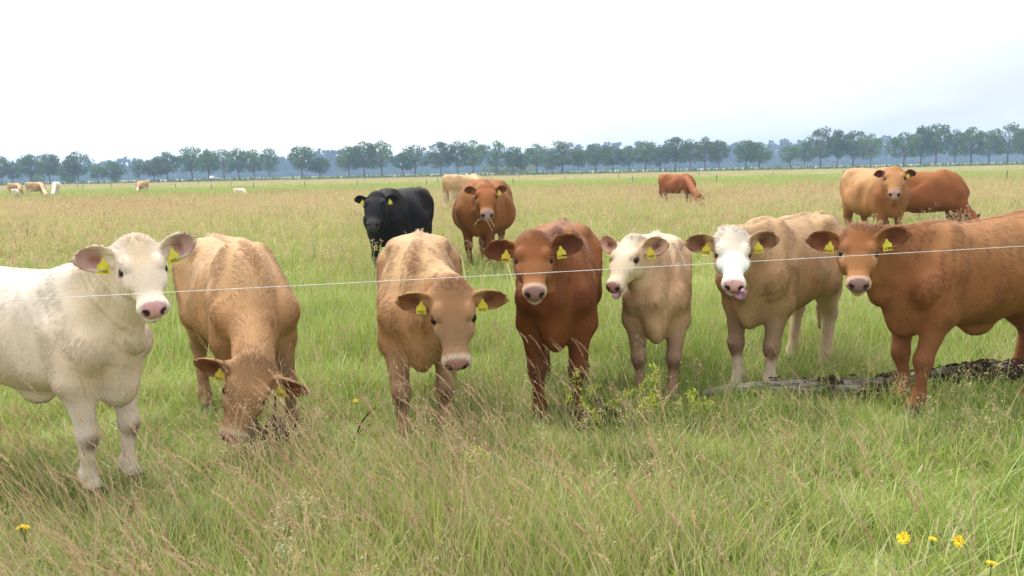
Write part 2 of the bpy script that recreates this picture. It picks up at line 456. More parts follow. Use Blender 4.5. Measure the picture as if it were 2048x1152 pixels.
    if adult:
        wd = [w * .93 for w in wd]; t = t * 1.06
    else: t = t * .95; t[0] = -.05
    g.loft(O, HM * 1.0, t * hs, [v * hs for v in top], [v * hs for v in bt], [v * hs for v in wd], p=2.5, egg=-.19, k=.035)
    g.ell(H(-.005, 0, .0), (.062 * hs, .075 * hs, .040 * hs), HM, k=.04)                           # poll
    for sd in (1, -1):
        g.ell(H(.135, sd * .090, .026), (.044 * hs, .028 * hs, .022 * hs), HM, k=.025)              # brow
        g.ell(H(.205, sd * .092, -.028), (.060 * hs, .022 * hs, .026 * hs), HM, k=.03)              # cheek bone
        g.ell(H(.15, sd * .080, -.105), (.085 * hs, .036 * hs, .075 * hs), HM, k=.04)               # jaw muscle
        g.ell(H(.165, sd * .121, -.002), (.021 * hs, .017 * hs, .015 * hs), HM, k=.012, mode='sub') # eye socket
    g.ell(H(.395, 0, -.048), (.055 * hs, (.073 + .003 * vr.normal()) * hs, .056 * hs), HM, k=.03)                         # muzzle
    g.ell(H(.378, 0, -.116), (.062 * hs, .054 * hs, .032 * hs), HM, k=.006)                        # lower lip, leaves the mouth line
    for sd in (1, -1):
        rm = np.stack([nrm(h * .75 + s_ * sd * .45), nrm(np.cross(u, nrm(h * .75 + s_ * sd * .45))), u])
        g.ell(H(.447, sd * .045, -.034), (.018 * hs, .019 * hs, .012 * hs), rm, k=.008, mode='sub')
        g.ell(H(.432, sd * .058, -.046), (.014 * hs, .012 * hs, .010 * hs), rm, k=.006, mode='sub')
    earinfo = []; hq_ = hs * es
    front = nrm(h * .60 + u * .80)
    for sd, (lift, back) in zip((1, -1), ears):
        e = nrm(s_ * sd * .93 + front * (-back) + nrm(u * .75 - h * .6) * lift)
        n = nrm(front - (front @ e) * e + np.cross(e, front) * 0.0); w = np.cross(e, n)
        up = nrm(u * .75 - h * .6)
        if w @ up < 0: w = -w
        n = nrm(n - w * .25); w = nrm(w - (w @ n) * n)
        b0 = H(.035, sd * .088, -.022); c = b0 + e * .135 * hq_
        M = np.stack([e, w, n])
        L_ = .125 * hq_
        def earfn(X, Y, Z, c=c, M=M, L_=L_):
            px, py, pz = X - c[0], Y - c[1], Z - c[2]
            a = (M[0, 0] * px + M[0, 1] * py + M[0, 2] * pz) / L_
            b = (M[1, 0] * px + M[1, 1] * py + M[1, 2] * pz) / hq_
            d = (M[2, 0] * px + M[2, 1] * py + M[2, 2] * pz) / hq_
            wdt = .076 * np.clip(1 - np.clip(a, -1, 1) ** 2, 0, 1) ** .68 * (1 + .02 * np.clip(a, -1, 1)) + .004
            b = b + .012 * (np.clip(a, -1, 1)) ** 2
            cup = .34 * (b / .06) ** 2 * .06 + .012 * np.clip(a, -1, 1) ** 2       # edges curl forward
            thick = .0095
            dd = np.sqrt(np.maximum(np.abs(b) - wdt + .008, 0) ** 2 + np.maximum(np.abs(a) - 1, 0) ** 2 * L_ ** 2 + (d - cup) ** 2) - thick
            return (dd * hq_).astype(np.float32)
        ext = np.abs(e) * L_ + np.abs(w) * .09 * hq_ + np.abs(n) * .05 * hq_
        g.put(c - ext, c + ext, earfn, .012)
        g.cone(H(.035, sd * .070, -.03), b0 + e * .050 * hq_ - n * .004, .044 * hq_, .034 * hq_, k=.03)
        g.ell(b0 + e * .075 * hq_ + n * .022 * hq_, (.042 * hq_, .024 * hq_, .020 * hq_), M, k=.015, mode='sub')
        earinfo.append((c, M, L_, b0, sd))
    V, Q = g.mesh()
    V = relax(V, Q, 2)
    N_ = vnormals(V, Q)
    # loose skin: soft folds round the neck and behind the shoulder, faint ribs
    qn = ((V - O) @ HM.T) / hs
    off = ~((qn[:, 0] > -.06) & (np.abs(qn[:, 1]) < .22) & (qn[:, 2] > -.20))
    nd_ = nrm(O - np.array([.40, 0, .86])); arc = (V - np.array([.40, 0, .86])) @ nd_
    fold = ss(-.10, .02, arc) * ss(.42, .25, arc) * off * ss(.52, .62, V[:, 2])
    V = V + N_ * (fold * np.clip(.5 + lownoise(V, 9, seed + 7), 0, 1) * ss(.03, .10, np.abs(V[:, 1])) * (.0008 * np.sin(arc * 120 + 3.2 * lownoise(V, 7, seed + 5)) + .0009 * np.sin(arc * 70 + 3)))[:, None]
    ribs = ss(.25, .15, V[:, 0]) * ss(-.36, -.25, V[:, 0]) * ss(.55, .65, V[:, 2]) * ss(1.04, .95, V[:, 2])
    V = V + N_ * (ribs * .0006 * np.sin(V[:, 0] * 88 + V[:, 2] * 14))[:, None]
    V = V + N_ * (.0022 * lownoise(V, 13, seed + 6) * off * ss(.5, .6, V[:, 2]))[:, None]
    N_ = vnormals(V, Q)
    # ---- coat colours
    C = colors; n = len(V)
    base_c = np.array(C['base'])
    colr = np.repeat(base_c[None], n, 0)
    def blend(mask, c):
        nonlocal colr
        colr = colr * (1 - mask[:, None]) + np.array(c)[None] * mask[:, None]
    q = ((V - O) @ HM.T) / hs
    inhead = (q[:, 0] > -.10) & (q[:, 0] < .52) & (np.abs(q[:, 1]) < .15) & (q[:, 2] > -.25) & (q[:, 2] < .12)
    hd = inhead.astype(float)
    body = 1 - hd
    nzv = lownoise(V, 9, seed)
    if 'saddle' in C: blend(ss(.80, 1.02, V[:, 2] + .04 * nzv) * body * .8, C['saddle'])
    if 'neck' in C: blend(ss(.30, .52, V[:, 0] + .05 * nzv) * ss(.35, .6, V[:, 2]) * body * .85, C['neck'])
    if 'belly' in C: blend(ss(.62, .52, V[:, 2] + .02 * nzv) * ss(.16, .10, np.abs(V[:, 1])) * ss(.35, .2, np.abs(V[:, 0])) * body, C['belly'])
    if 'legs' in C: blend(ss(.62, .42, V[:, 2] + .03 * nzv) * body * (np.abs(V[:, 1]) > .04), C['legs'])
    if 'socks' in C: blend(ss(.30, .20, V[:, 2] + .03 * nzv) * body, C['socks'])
    if 'hindlegs' in C: blend(ss(.70, .50, V[:, 2] + .03 * nzv) * body * ss(-.2, -.3, V[:, 0]), C['hindlegs'])
    if 'knee' in C:
        for sd in (1, -1):
            blend(ss(.075, .02, np.linalg.norm((V - np.array([.50, sd * .135, .275])) * np.array([.7, .8, 1.0]), axis=1)) * .8, C['knee'])
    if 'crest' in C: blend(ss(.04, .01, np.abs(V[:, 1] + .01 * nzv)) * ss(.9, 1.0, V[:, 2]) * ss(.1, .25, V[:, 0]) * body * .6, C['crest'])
    if 'tailtuft' in C: blend(ss(-.69, -.72, V[:, 0]) * ss(.55, .45, V[:, 2]) * body, C['tailtuft'])
    blend(ss(.055, .045, V[:, 2]) * body * (0 if lying else 1), (.10, .085, .07))
    if 'face' in C:
        rim = .115 + .012 * nzv
        blend(hd * ss(rim.mean() + .02, rim.mean() - .01, np.abs(q[:, 1]) + .01 * nzv) * ss(-.10, -.02, q[:, 2]) * ss(-.065, -.04, q[:, 0]) + hd * ss(.14, .2, q[:, 0]) * ss(-.16, -.10, q[:, 2]), C['face'])
    if 'forehead' in C: blend(hd * ss(.09, .04, np.abs(q[:, 1])) * ss(-.02, .02, q[:, 2]) * ss(.22, .12, q[:, 0]), C['forehead'])
    if 'cheek' in C: blend(hd * ss(.16, .22, q[:, 0]) * ss(.40, .33, q[:, 0]) * .7, C['cheek'])
    if 'eyering' in C:
        for sd in (1, -1): blend(hd * ss(.060, .030, np.linalg.norm(q - np.array([.175, sd * .108, -.008]), axis=1)) * .75, C['eyering'])
    blend(hd * ss(.352, .385, q[:, 0] + .35 * np.maximum(-.06 - q[:, 2], 0) + .006 * nzv) * .9, C['ring'])
    nose = hd * ss(.405, .415, q[:, 0] + .35 * (q[:, 2] + .03) * (q[:, 2] > -.03)) * ss(-.096, -.088, q[:, 2]) * ss(.072, .062, np.abs(q[:, 1]))
    blend(nose, np.array(C['nose']))
    if 'nose2' in C: blend(nose * ss(.0, .6, lownoise(V, 60, seed + 3)) * .7, C['nose2'])
    for sd in (1, -1):
        blend(nose * ss(.026, .016, np.linalg.norm((q - np.array([.445, sd * .046, -.036])) * np.array([.5, 1, 1]), axis=1)), (.035, .018, .016))
        blend(hd * ss(.031, .022, np.linalg.norm((q - np.array([.166, sd * .119, -.002])) * np.array([.8, .6, 1.1]), axis=1)), C.get('lid', (.06, .03, .022)))
        td = (q - np.array([.19, sd * .112, -.014])) * np.array([.45, .5, 1.0])
        blend(hd * ss(.013, .006, np.linalg.norm(td, axis=1)) * .8, C.get('tear', (.20, .08, .05)))
    blend(hd * ss(.006, .002, np.abs(q[:, 2] + .0985 + .10 * (q[:, 0] - .44) )) * ss(.34, .37, q[:, 0]) * ss(.075, .06, np.abs(q[:, 1])), (.07, .03, .03))  # mouth line
    earmask = np.zeros(n); inner = np.zeros(n)
    for c, M, L_, b0, sd in earinfo:
        e_ = ((V - c) @ M.T)
        a = e_[:, 0] / L_
        m = (np.abs(a) < 1.15) & (np.abs(e_[:, 1]) < .10 * hq_) & (np.abs(e_[:, 2]) < .07 * hq_) & (a > -.75)
        earmask[m] = 1
        facing = ss(.05, .4, N_ @ M[2])
        inn = m * facing * ss(1.0, .8, np.abs(a)) * ss(.075 * hq_, .055 * hq_, np.abs(e_[:, 1]))
        inner = np.maximum(inner, inn)
        if 'ear' in C: blend(m * 1.0 * ss(-.7, -.3, a), C['ear'])
        blend(inn * ss(-.45, .0, a) * .92, C['earin'])
        blend(inn * ss(.45, .1, np.abs(a - .05)) * ss(.04, .0, np.abs(e_[:, 1] + .005)) * .85, C.get('earcore', (.10, .028, .018)))
        blend(m * ss(.80, .98, np.abs(a)) * .0, C['base'])
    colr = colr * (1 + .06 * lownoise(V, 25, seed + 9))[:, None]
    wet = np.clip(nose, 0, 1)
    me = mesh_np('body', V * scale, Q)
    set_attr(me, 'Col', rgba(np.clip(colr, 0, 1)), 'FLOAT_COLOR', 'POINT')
    set_attr(me, 'Wet', wet, 'FLOAT', 'POINT')
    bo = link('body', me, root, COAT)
    if not parts: return root
    wpt = lambda v: Vector(np.asarray(v) * scale)
    # ---- eyes
    for sd in (1, -1):
        bm = bmesh.new(); bmesh.ops.create_uvsphere(bm, u_segments=14, v_segments=9, radius=1.0)
        em = bpy.data.meshes.new('eye'); bm.to_mesh(em); bm.free()
        for p in em.polygons: p.use_smooth = True
        eo = link('eye', em, root, EYE_M)
        Mx = np.stack([h, s_, u], 1)
        mat = Matrix.Identity(4)
        cpos = H(.167, sd * .1145, .0) * scale
        for i in range(3):
            for j, r in enumerate((.0235, .0145, .0175)): mat[i][j] = Mx[i, j] * r * hs * scale
            mat[i][3] = cpos[i]
        eo.matrix_local = mat
    # ---- tags
    if tags:
        for (c, M, L_, b0, sd), txt in zip(earinfo, tags):
            if txt is None: continue
            e, w, nn = M
            pos = (b0 + e * .098 * hq_ + nn * .032 * hq_ - w * .022 * hq_) * scale
            # hangs down in world; faces along ear normal
            dn = nrm(np.array([0, 0, -1.0]) * .9 - w * .5 + e * (.12 if sd > 0 else .12)); fz = nrm(nn - (nn @ dn) * dn); fx = np.cross(-dn, fz)
            wv, hv = .031, .066
            pts = [(x * .88, y * .86) for x, y in [(-.006, .020), (.006, .020), (.012, 0), (.030, -.018), (.032, -.066), (-.032, -.066), (-.030, -.018), (-.012, 0)]]
            bm = bmesh.new()
            fr = [bm.verts.new(pos + fx * x - dn * y + fz * .0016) for x, y in pts]; bk = [bm.verts.new(pos + fx * x - dn * y - fz * .0016) for x, y in pts]
            bm.faces.new(fr); bm.faces.new(bk[::-1])
            for i in range(len(pts)): bm.faces.new((fr[i], bk[i], bk[(i + 1) % len(pts)], fr[(i + 1) % len(pts)]))
            bmesh.ops.recalc_face_normals(bm, faces=bm.faces)
            tm = bpy.data.meshes.new('ear_tag'); bm.to_mesh(tm); bm.free()
            to = link('ear_tag', tm, root, TAG_M)
            if txt:
                cu = bpy.data.curves.new('tag_number', 'FONT'); cu.body = txt; cu.size = .023; cu.align_x = 'CENTER'; cu.align_y = 'CENTER'; cu.extrude = .0002; cu.offset = 0.0
                tmp = bpy.data.objects.new('tag_number', cu)
                lm = bpy.data.meshes.new_from_object(tmp); bpy.data.objects.remove(tmp); lm.name = 'tag_number'
                lm.materials.clear(); lm.materials.append(INK_M)
                fo = link('tag_number', lm, to)
                p2 = pos + dn * .043 + fz * .0024
                mm = Matrix.Identity(4)
                for i in range(3):
                    mm[i][0], mm[i][1], mm[i][2], mm[i][3] = fx[i] * .62, -dn[i], fz[i], p2[i]
                fo.matrix_local = mm
    # ---- tongue
    if tongue:
        pts = [H(*p) * scale for p in tongue['pts']]; rad = tongue['r']
        bm = bmesh.new(); rings = []
        dense = []
        P = [pts[0]] + pts + [pts[-1]]; Rr = [rad[0]] + list(rad) + [rad[-1]]
        for i in range(1, len(P) - 2):
            for k in range(6):
                t_ = k / 6
                f = lambda a, b, c_, d: .5 * ((2 * b) + (c_ - a) * t_ + (2 * a - 5 * b + 4 * c_ - d) * t_ ** 2 + (3 * b - a - 3 * c_ + d) * t_ ** 3)
                dense.append((f(P[i-1], P[i], P[i+1], P[i+2]), f(Rr[i-1], Rr[i], Rr[i+1], Rr[i+2])))
        dense.append((pts[-1], rad[-1] * .5))
        for i, (p, r) in enumerate(dense):
            d = nrm(dense[min(i + 1, len(dense) - 1)][0] - dense[max(i - 1, 0)][0])
            a1 = nrm(np.cross(d, h)) if abs(d @ h) < .95 else nrm(np.cross(d, u)); a2 = np.cross(d, a1)
            rings.append([bm.verts.new(p + (a1 * cos(x) * r * .55 + a2 * sin(x) * r * 1.15) * scale) for x in np.linspace(0, 2 * pi, 11)[:-1]])
        for a, b in zip(rings, rings[1:]):
            for i in range(10): bm.faces.new((a[i], a[(i + 1) % 10], b[(i + 1) % 10], b[i]))
        bm.faces.new(rings[0][::-1]); bm.faces.new(rings[-1])
        bmesh.ops.recalc_face_normals(bm, faces=bm.faces)
        tm = bpy.data.meshes.new('tongue'); bm.to_mesh(tm); bm.free()
        for p in tm.polygons: p.use_smooth = True
        link('tongue', tm, root, TONGUE_M)
    if horns:
        for sd in (1, -1):
            pts = [H(.02, sd * .08, .0), H(.01, sd * .16, .02), H(.04, sd * .22, .07), H(.09, sd * .235, .11)]
            bm = bmesh.new(); rings = []
            for i, p in enumerate(pts):
                d = nrm(pts[min(i + 1, 3)] - pts[max(i - 1, 0)]); a1 = nrm(np.cross(d, h + u * .3)); a2 = np.cross(d, a1); r = (.026, .022, .015, .004)[i]
                rings.append([bm.verts.new((p + (a1 * cos(x) + a2 * sin(x)) * r) * scale) for x in np.linspace(0, 2 * pi, 9)[:-1]])
            for a, b in zip(rings, rings[1:]):
                for i in range(8): bm.faces.new((a[i], a[(i + 1) % 8], b[(i + 1) % 8], b[i]))
            bm.faces.new(rings[-1])
            tm = bpy.data.meshes.new('horn'); bm.to_mesh(tm); bm.free()
            for p in tm.polygons: p.use_smooth = True
            link('horn', tm, root, HORN_M)
    # ---- hair
    if hair:
        rs = np.random.RandomState(seed)
        ar = np.linalg.norm(np.cross(V[Q[:, 1]] - V[Q[:, 0]], V[Q[:, 3]] - V[Q[:, 0]]), axis=1)
        ctr = V[Q].mean(1)
        wv = wet[Q].mean(1); inn = inner[Q].mean(1); hq = hd[Q].mean(1)
        dens = ar * (1 + 1.2 * hq) * (wv < .2) * (ctr[:, 2] > .07)
        for sd in (1, -1):
            qe = q[Q].mean(1); dens *= np.linalg.norm((qe - np.array([.168, sd * .115, -.003])), axis=1) > .036
        cum = np.cumsum(dens); cum /= cum[-1]
        f = np.searchsorted(cum, rs.rand(hair)); a, b = rs.rand(hair, 1), rs.rand(hair, 1)
        qd = Q[f]
        wts = np.concatenate([(1-a)*(1-b), a*(1-b), a*b, (1-a)*b], 1)
        P0 = (V[qd] * wts[:, :, None]).sum(1); nn = (N_[qd] * wts[:, :, None]).sum(1); nn /= np.linalg.norm(nn, axis=1, keepdims=True)
        cc = (colr[qd] * wts[:, :, None]).sum(1)
        qh = ((P0 - O) @ HM.T) / hs
        ih = hd[qd[:, 0]]; ie = earmask[qd[:, 0]]
        flow = np.stack([np.full(hair, -.75), .0 * P0[:, 1], np.full(hair, -.75)], 1)
        legm = ss(.60, .50, P0[:, 2])[:, None]; flow = flow * (1 - legm) + np.array([-.1, 0, -1.0]) * legm
        neckm = ss(.38, .55, P0[:, 0])[:, None] * (1 - legm); nd = nrm(np.array([.42, 0, .80]) - O); flow = flow * (1 - neckm) + (nd * .8 + np.array([0, 0, -.5])) * neckm
        wh = qh - np.array([.10, 0, .04]); fl_h = wh[:, 0:1] * h + wh[:, 1:2] * s_ + wh[:, 2:3] * u
        fl_h /= np.linalg.norm(fl_h, axis=1, keepdims=True) + 1e-6
        flow = np.where(ih[:, None] > .5, fl_h, flow)
        for c, M, L_, b0, sd in earinfo:
            m = ((np.abs((P0 - c) @ M[0]) < L_ * 1.1) & (np.abs((P0 - c) @ M[1]) < .1 * hq_ / .8) & (ie > .5))
            flow[m] = M[0] * 1.0
        jit = np.stack([lownoise(P0, 28, seed + 20 + i) for i in range(3)], 1) * .12 + rs.normal(size=(hair, 3)) * .09
        flow = flow / (np.linalg.norm(flow, axis=1, keepdims=True) + 1e-6) + jit
        flow -= (flow * nn).sum(1, keepdims=True) * nn
        flow /= np.linalg.norm(flow, axis=1, keepdims=True) + 1e-6
        ln = (.028 + .016 * rs.rand(hair)) * hair_len
        ln *= 1 - .35 * legm[:, 0]
        ln = np.where(ih > .5, .013 + .005 * rs.rand(hair), ln)
        tuft = ih * ss(.05, -.02, qh[:, 0]) * ss(-.08, -.02, qh[:, 2]); ln = ln + tuft * .012 * rs.rand(hair)
        ln = np.where(ie > .5, .014 + .012 * rs.rand(hair), ln)
        crest = ss(.035, .0, np.abs(P0[:, 1])) * ss(.98, 1.06, P0[:, 2]); ln = ln + crest * .012
        lift = (.07 + .08 * rs.rand(hair) + (.5 * tuft * rs.rand(hair)) + .25 * crest)[:, None]
        K = 4
        pos = np.zeros((hair, K, 3))
        for k in range(K):
            t_ = k / (K - 1)
            pos[:, k] = P0 - nn * .001 + (flow * t_ + nn * (lift * t_ - .12 * t_ * t_)) * ln[:, None]
        cv = bpy.data.hair_curves.new('fur')
        cv.add_curves([K] * hair)
        cv.attributes['position'].data.foreach_set('vector', (pos * scale).astype(np.float32).ravel())
        ra = cv.attributes.new('radius', 'FLOAT', 'POINT')
        ra.data.foreach_set('value', np.tile(np.array([.0017, .0016, .0012, .0003], np.float32) * scale, hair))
        Pp = P0 - .85 * (P0 * flow).sum(1, keepdims=True) * flow
        streak = lownoise(Pp, 85, seed + 41) + .7 * lownoise(Pp, 170, seed + 42)
        var = (1.03 + hair_var * rs.normal(size=(hair, 1))).clip(.55, 1.5) * (1 + .8 * hair_var * streak)[:, None] * (1 + .10 * lownoise(P0, 40, seed + 40))[:, None]
        set_attr(cv, 'Col', rgba(np.clip(cc * var, 0, 1)), 'FLOAT_COLOR', 'CURVE')
        nb = nn + rs.normal(size=(hair, 3)) * .07; nb /= np.linalg.norm(nb, axis=1, keepdims=True)
        set_attr(cv, 'Nrm', nb, 'FLOAT_VECTOR', 'CURVE')
        fo = link('fur', cv, root, HAIR); fo['kind'] = 'stuff'
    return root

# ================================================================ the meadow
def noise2(x, y, f, seed, oct=4):
    rs = np.random.RandomState(seed); out = np.zeros_like(x, dtype=float); amp = 1.0; tot = 0
    for o in range(oct):
        for i in range(3):
            a = rs.rand() * 6.28; ff = f * (0.7 + .6 * rs.rand())
            out += amp * np.sin((x * cos(a) + y * sin(a)) * ff * 6.28 + rs.rand() * 6.28 + 1.3 * np.sin((x * sin(a * 1.7) - y * cos(a * 1.7)) * ff * 3.9 + rs.rand() * 6.28))
            tot += amp * .6
        f *= 2.1; amp *= .6
    return out / tot
def red_share(x, y):
    """share of ripe reddish grass heads in the sward, world metres"""
    n = noise2(x * .25, y, 1 / 14.0, 5, 4)
    nn = noise2(x, y * .6, 1 / 2.2, 8, 4)
    r = np.full_like(x, .14, dtype=float)
    band = lambda a, b, c, d, v: ss(a, b, y + n * 3 + x * .02) * ss(d, c, y + n * 6 + x * .05) * v
    r = r + band(13, 20, 26, 32, .18) + band(28, 36, 58, 72, .42) + band(120, 150, 250, 268, .5) - band(66, 76, 105, 125, .08) + ss(90, 130, y) * .12
    near = ss(6.2, 3.6, y) * ss(2.2, -.2, x - .25 * (y - 3)) * .62
    r = r + near + .34 * nn * ss(3, 6, y) + .30 * n * ss(12, 30, y)
    return np.clip(r, 0, 1)
def make_ground():
    ra = np.concatenate([[0.0], np.geomspace(.6, 1400, 215)]); th = np.linspace(0, 2 * pi, 361)[:-1]
    X = np.outer(ra, np.sin(th)); Y = np.outer(ra, np.cos(th))
    Z = .035 * noise2(X, Y, 1 / 7.0, 3, 2) * ss(1, 3, np.hypot(X, Y)) * ss(260, 100, np.hypot(X, Y))
    V = np.stack([X, Y, Z], -1).reshape(-1, 3)
    nr, nt_ = X.shape
    i, j = np.meshgrid(np.arange(nr - 1), np.arange(nt_), indexing='ij'); j2 = (j + 1) % nt_
    F = np.stack([i * nt_ + j, i * nt_ + j2, (i + 1) * nt_ + j2, (i + 1) * nt_ + j], -1).reshape(-1, 4)
    F = F[F[:, 0] >= nt_]
    me = mesh_np('ground', V, F)
    set_attr(me, 'Red', red_share(V[:, 0], V[:, 1]) * (.25 + .75 * ss(8, 16, np.hypot(V[:, 0], V[:, 1]))), 'FLOAT', 'POINT')
    m, nt, b = principled('meadow_soil_and_sward', rough=.95, spec=.05)
    N, L = nt.nodes.new, nt.links.new
    at = N('ShaderNodeAttribute'); at.attribute_name = 'Red'
    tc = N('ShaderNodeTexCoord')
    def noise(scale, stretch, d=5):
        mp = N('ShaderNodeMapping'); mp.inputs['Scale'].default_value = stretch; L(tc.outputs['Object'], mp.inputs['Vector'])
        nz = N('ShaderNodeTexNoise'); nz.inputs['Scale'].default_value = scale; nz.inputs['Detail'].default_value = d; L(mp.outputs['Vector'], nz.inputs['Vector']); return nz
    n1 = noise(.6, (1, .45, 1), 8); n2 = noise(9, (1, .6, 1), 4)
    ad = N('ShaderNodeMath'); ad.operation = 'MULTIPLY_ADD'; ad.inputs[1].default_value = .9; ad.inputs[2].default_value = -.45; L(n1.outputs['Fac'], ad.inputs[0])
    a2 = N('ShaderNodeMath'); a2.operation = 'ADD'; a2.use_clamp = True; L(ad.outputs[0], a2.inputs[0]); L(at.outputs['Fac'], a2.inputs[1])
    g = N('ShaderNodeMix'); g.data_type = 'RGBA'; g.inputs['A'].default_value = (.17, .25, .055, 1); g.inputs['B'].default_value = (.29, .33, .10, 1); L(n2.outputs['Fac'], g.inputs['Factor'])
    mx = N('ShaderNodeMix'); mx.data_type = 'RGBA'; mx.inputs['B'].default_value = (.40, .29, .17, 1); L(a2.outputs[0], mx.inputs['Factor']); L(g.outputs['Result'], mx.inputs['A'])
    L(mx.outputs['Result'], b.inputs['Base Color'])
    bp = N('ShaderNodeBump'); bp.inputs['Strength'].default_value = .8; bp.inputs['Distance'].default_value = .05; L(n2.outputs['Fac'], bp.inputs['Height']); L(bp.outputs['Normal'], b.inputs['Normal'])
    o = link('ground', me, None, m); o['kind'] = 'structure'
make_ground()
def ground_z(x, y):
    x = np.asarray(x, float); y = np.asarray(y, float)
    return .035 * noise2(x, y, 1 / 7.0, 3, 2) * ss(1, 3, np.hypot(x, y)) * ss(260, 100, np.hypot(x, y))

def grass_material():
    m = bpy.data.materials.new('grass_blades'); m.use_nodes = True; nt = m.node_tree; nt.nodes.clear()
    N, L = nt.nodes.new, nt.links.new
    out = N('ShaderNodeOutputMaterial')
    at = N('ShaderNodeAttribute'); at.attribute_name = 'Col'
    rd = N('ShaderNodeAttribute'); rd.attribute_name = 'Ripe'
    ti = N('ShaderNodeAttribute'); ti.attribute_type = 'INSTANCER'; ti.attribute_name = 'tint'
    sx = N('ShaderNodeSeparateXYZ'); L(ti.outputs['Vector'], sx.inputs[0])
    mx = N('ShaderNodeMix'); mx.data_type = 'RGBA'; L(sx.outputs['X'], mx.inputs['Factor']); L(at.outputs['Color'], mx.inputs['A']); L(rd.outputs['Color'], mx.inputs['B'])
    sc = N('ShaderNodeVectorMath'); sc.operation = 'SCALE'; L(mx.outputs['Result'], sc.inputs[0]); L(sx.outputs['Y'], sc.inputs['Scale'])
    d = N('ShaderNodeBsdfDiffuse'); t = N('ShaderNodeBsdfTranslucent'); L(sc.outputs['Vector'], d.inputs['Color']); L(sc.outputs['Vector'], t.inputs['Color'])
    ms = N('ShaderNodeMixShader'); ms.inputs['Fac'].default_value = .42; L(d.outputs[0], ms.inputs[1]); L(t.outputs[0], ms.inputs[2])
    gl = N('ShaderNodeBsdfGlossy'); gl.inputs['Roughness'].default_value = .42; gl.inputs['Color'].default_value = (1, 1, 1, 1)
    m2 = N('ShaderNodeMixShader'); m2.inputs['Fac'].default_value = .035; L(ms.outputs[0], m2.inputs[1]); L(gl.outputs[0], m2.inputs[2])
    L(m2.outputs[0], out.inputs['Surface'])
    return m
GRASS = grass_material()
class Strips:
    """tapered ribbons and little seed faces collected into one mesh"""
    def __init__(s): s.V = []; s.F = []; s.C = []; s.K = []; s.n = 0
    def ribbon(s, P, w, side, col, ripe):
        P = np.asarray(P); k = len(P); w = np.asarray(w)[:, None]
        L_ = P - side * w * .5; R_ = P + side * w * .5
        s.V.append(np.concatenate([L_, R_])); i = np.arange(k - 1)
        s.F.append(np.stack([i, i + k, i + k + 1, i + 1], 1) + s.n); s.n += 2 * k
        s.C.append(np.repeat(np.array(col)[None], 2 * k, 0)); s.K.append(np.repeat(np.array(ripe)[None], 2 * k, 0))
    def leaf(s, c, a, b, col, ripe):
        s.V.append(np.array([c - a, c - b * .9, c + a, c + b])); s.F.append(np.array([[0, 1, 2, 3]]) + s.n); s.n += 4
        s.C.append(np.repeat(np.array(col)[None], 4, 0)); s.K.append(np.repeat(np.array(ripe)[None], 4, 0))
    def mesh(s, name, mat=None):
        me = mesh_np(name, np.concatenate(s.V), np.concatenate(s.F), smooth=False)
        set_attr(me, 'Col', rgba(np.concatenate(s.C)), 'FLOAT_COLOR', 'POINT'); set_attr(me, 'Ripe', rgba(np.concatenate(s.K)), 'FLOAT_COLOR', 'POINT')
        me.materials.append(mat or GRASS)
        return me
GREENS = np.array([(.24, .36, .045), (.32, .43, .06), (.38, .46, .09), (.43, .47, .12), (.20, .31, .06), (.30, .38, .11)])
STRAW = np.array([(.56, .47, .24), (.48, .40, .20), (.60, .50, .31), (.44, .33, .19)])
RUSSET = np.array([(.42, .25, .15), (.48, .33, .20), (.37, .21, .13), (.52, .39, .24), (.45, .30, .20)])
def rpick(rs, A): return A[rs.randint(len(A))] * (.85 + .3 * rs.rand())
def bend(rs, base, h, lean, curl, k, az):
    t = np.linspace(0, 1, k)[:, None]; d = np.array([cos(az), sin(az), 0])
    return base + d * (lean * t + curl * t ** 2.2) * h + np.array([0, 0, 1.0]) * h * (t - .22 * (lean + curl) ** 2 * t ** 2)
def patch_green(seed, n, rad, hmin, hmax, wmin, wmax, k=4, straw=.09):
    rs = np.random.RandomState(seed); S = Strips()
    for i in range(n):
        r = rad * math.sqrt(rs.rand()); a = rs.rand() * 6.28; az = rs.rand() * 6.28
        h = hmin + (hmax - hmin) * rs.rand() ** 1.6
        P = bend(rs, np.array([r * cos(a), r * sin(a), -.02]), h, .05 + .34 * rs.rand(), .05 + .55 * rs.rand() ** 2, k, az)
        w = (wmin + (wmax - wmin) * rs.rand()) * np.array([.8, 1, .75, .12]) if k == 4 else (wmin + (wmax - wmin) * rs.rand()) * np.linspace(1, .15, k)
        fa = az + pi / 2 + rs.normal() * .5
        col = rpick(rs, STRAW) if rs.rand() < straw else rpick(rs, GREENS)
        ripe = rpick(rs, STRAW) * .75 + rpick(rs, RUSSET) * .25
        S.ribbon(P, w, np.array([cos(fa), sin(fa), 0]), col, ripe if rs.rand() < .75 else col)
    return S.mesh('grass_patch')
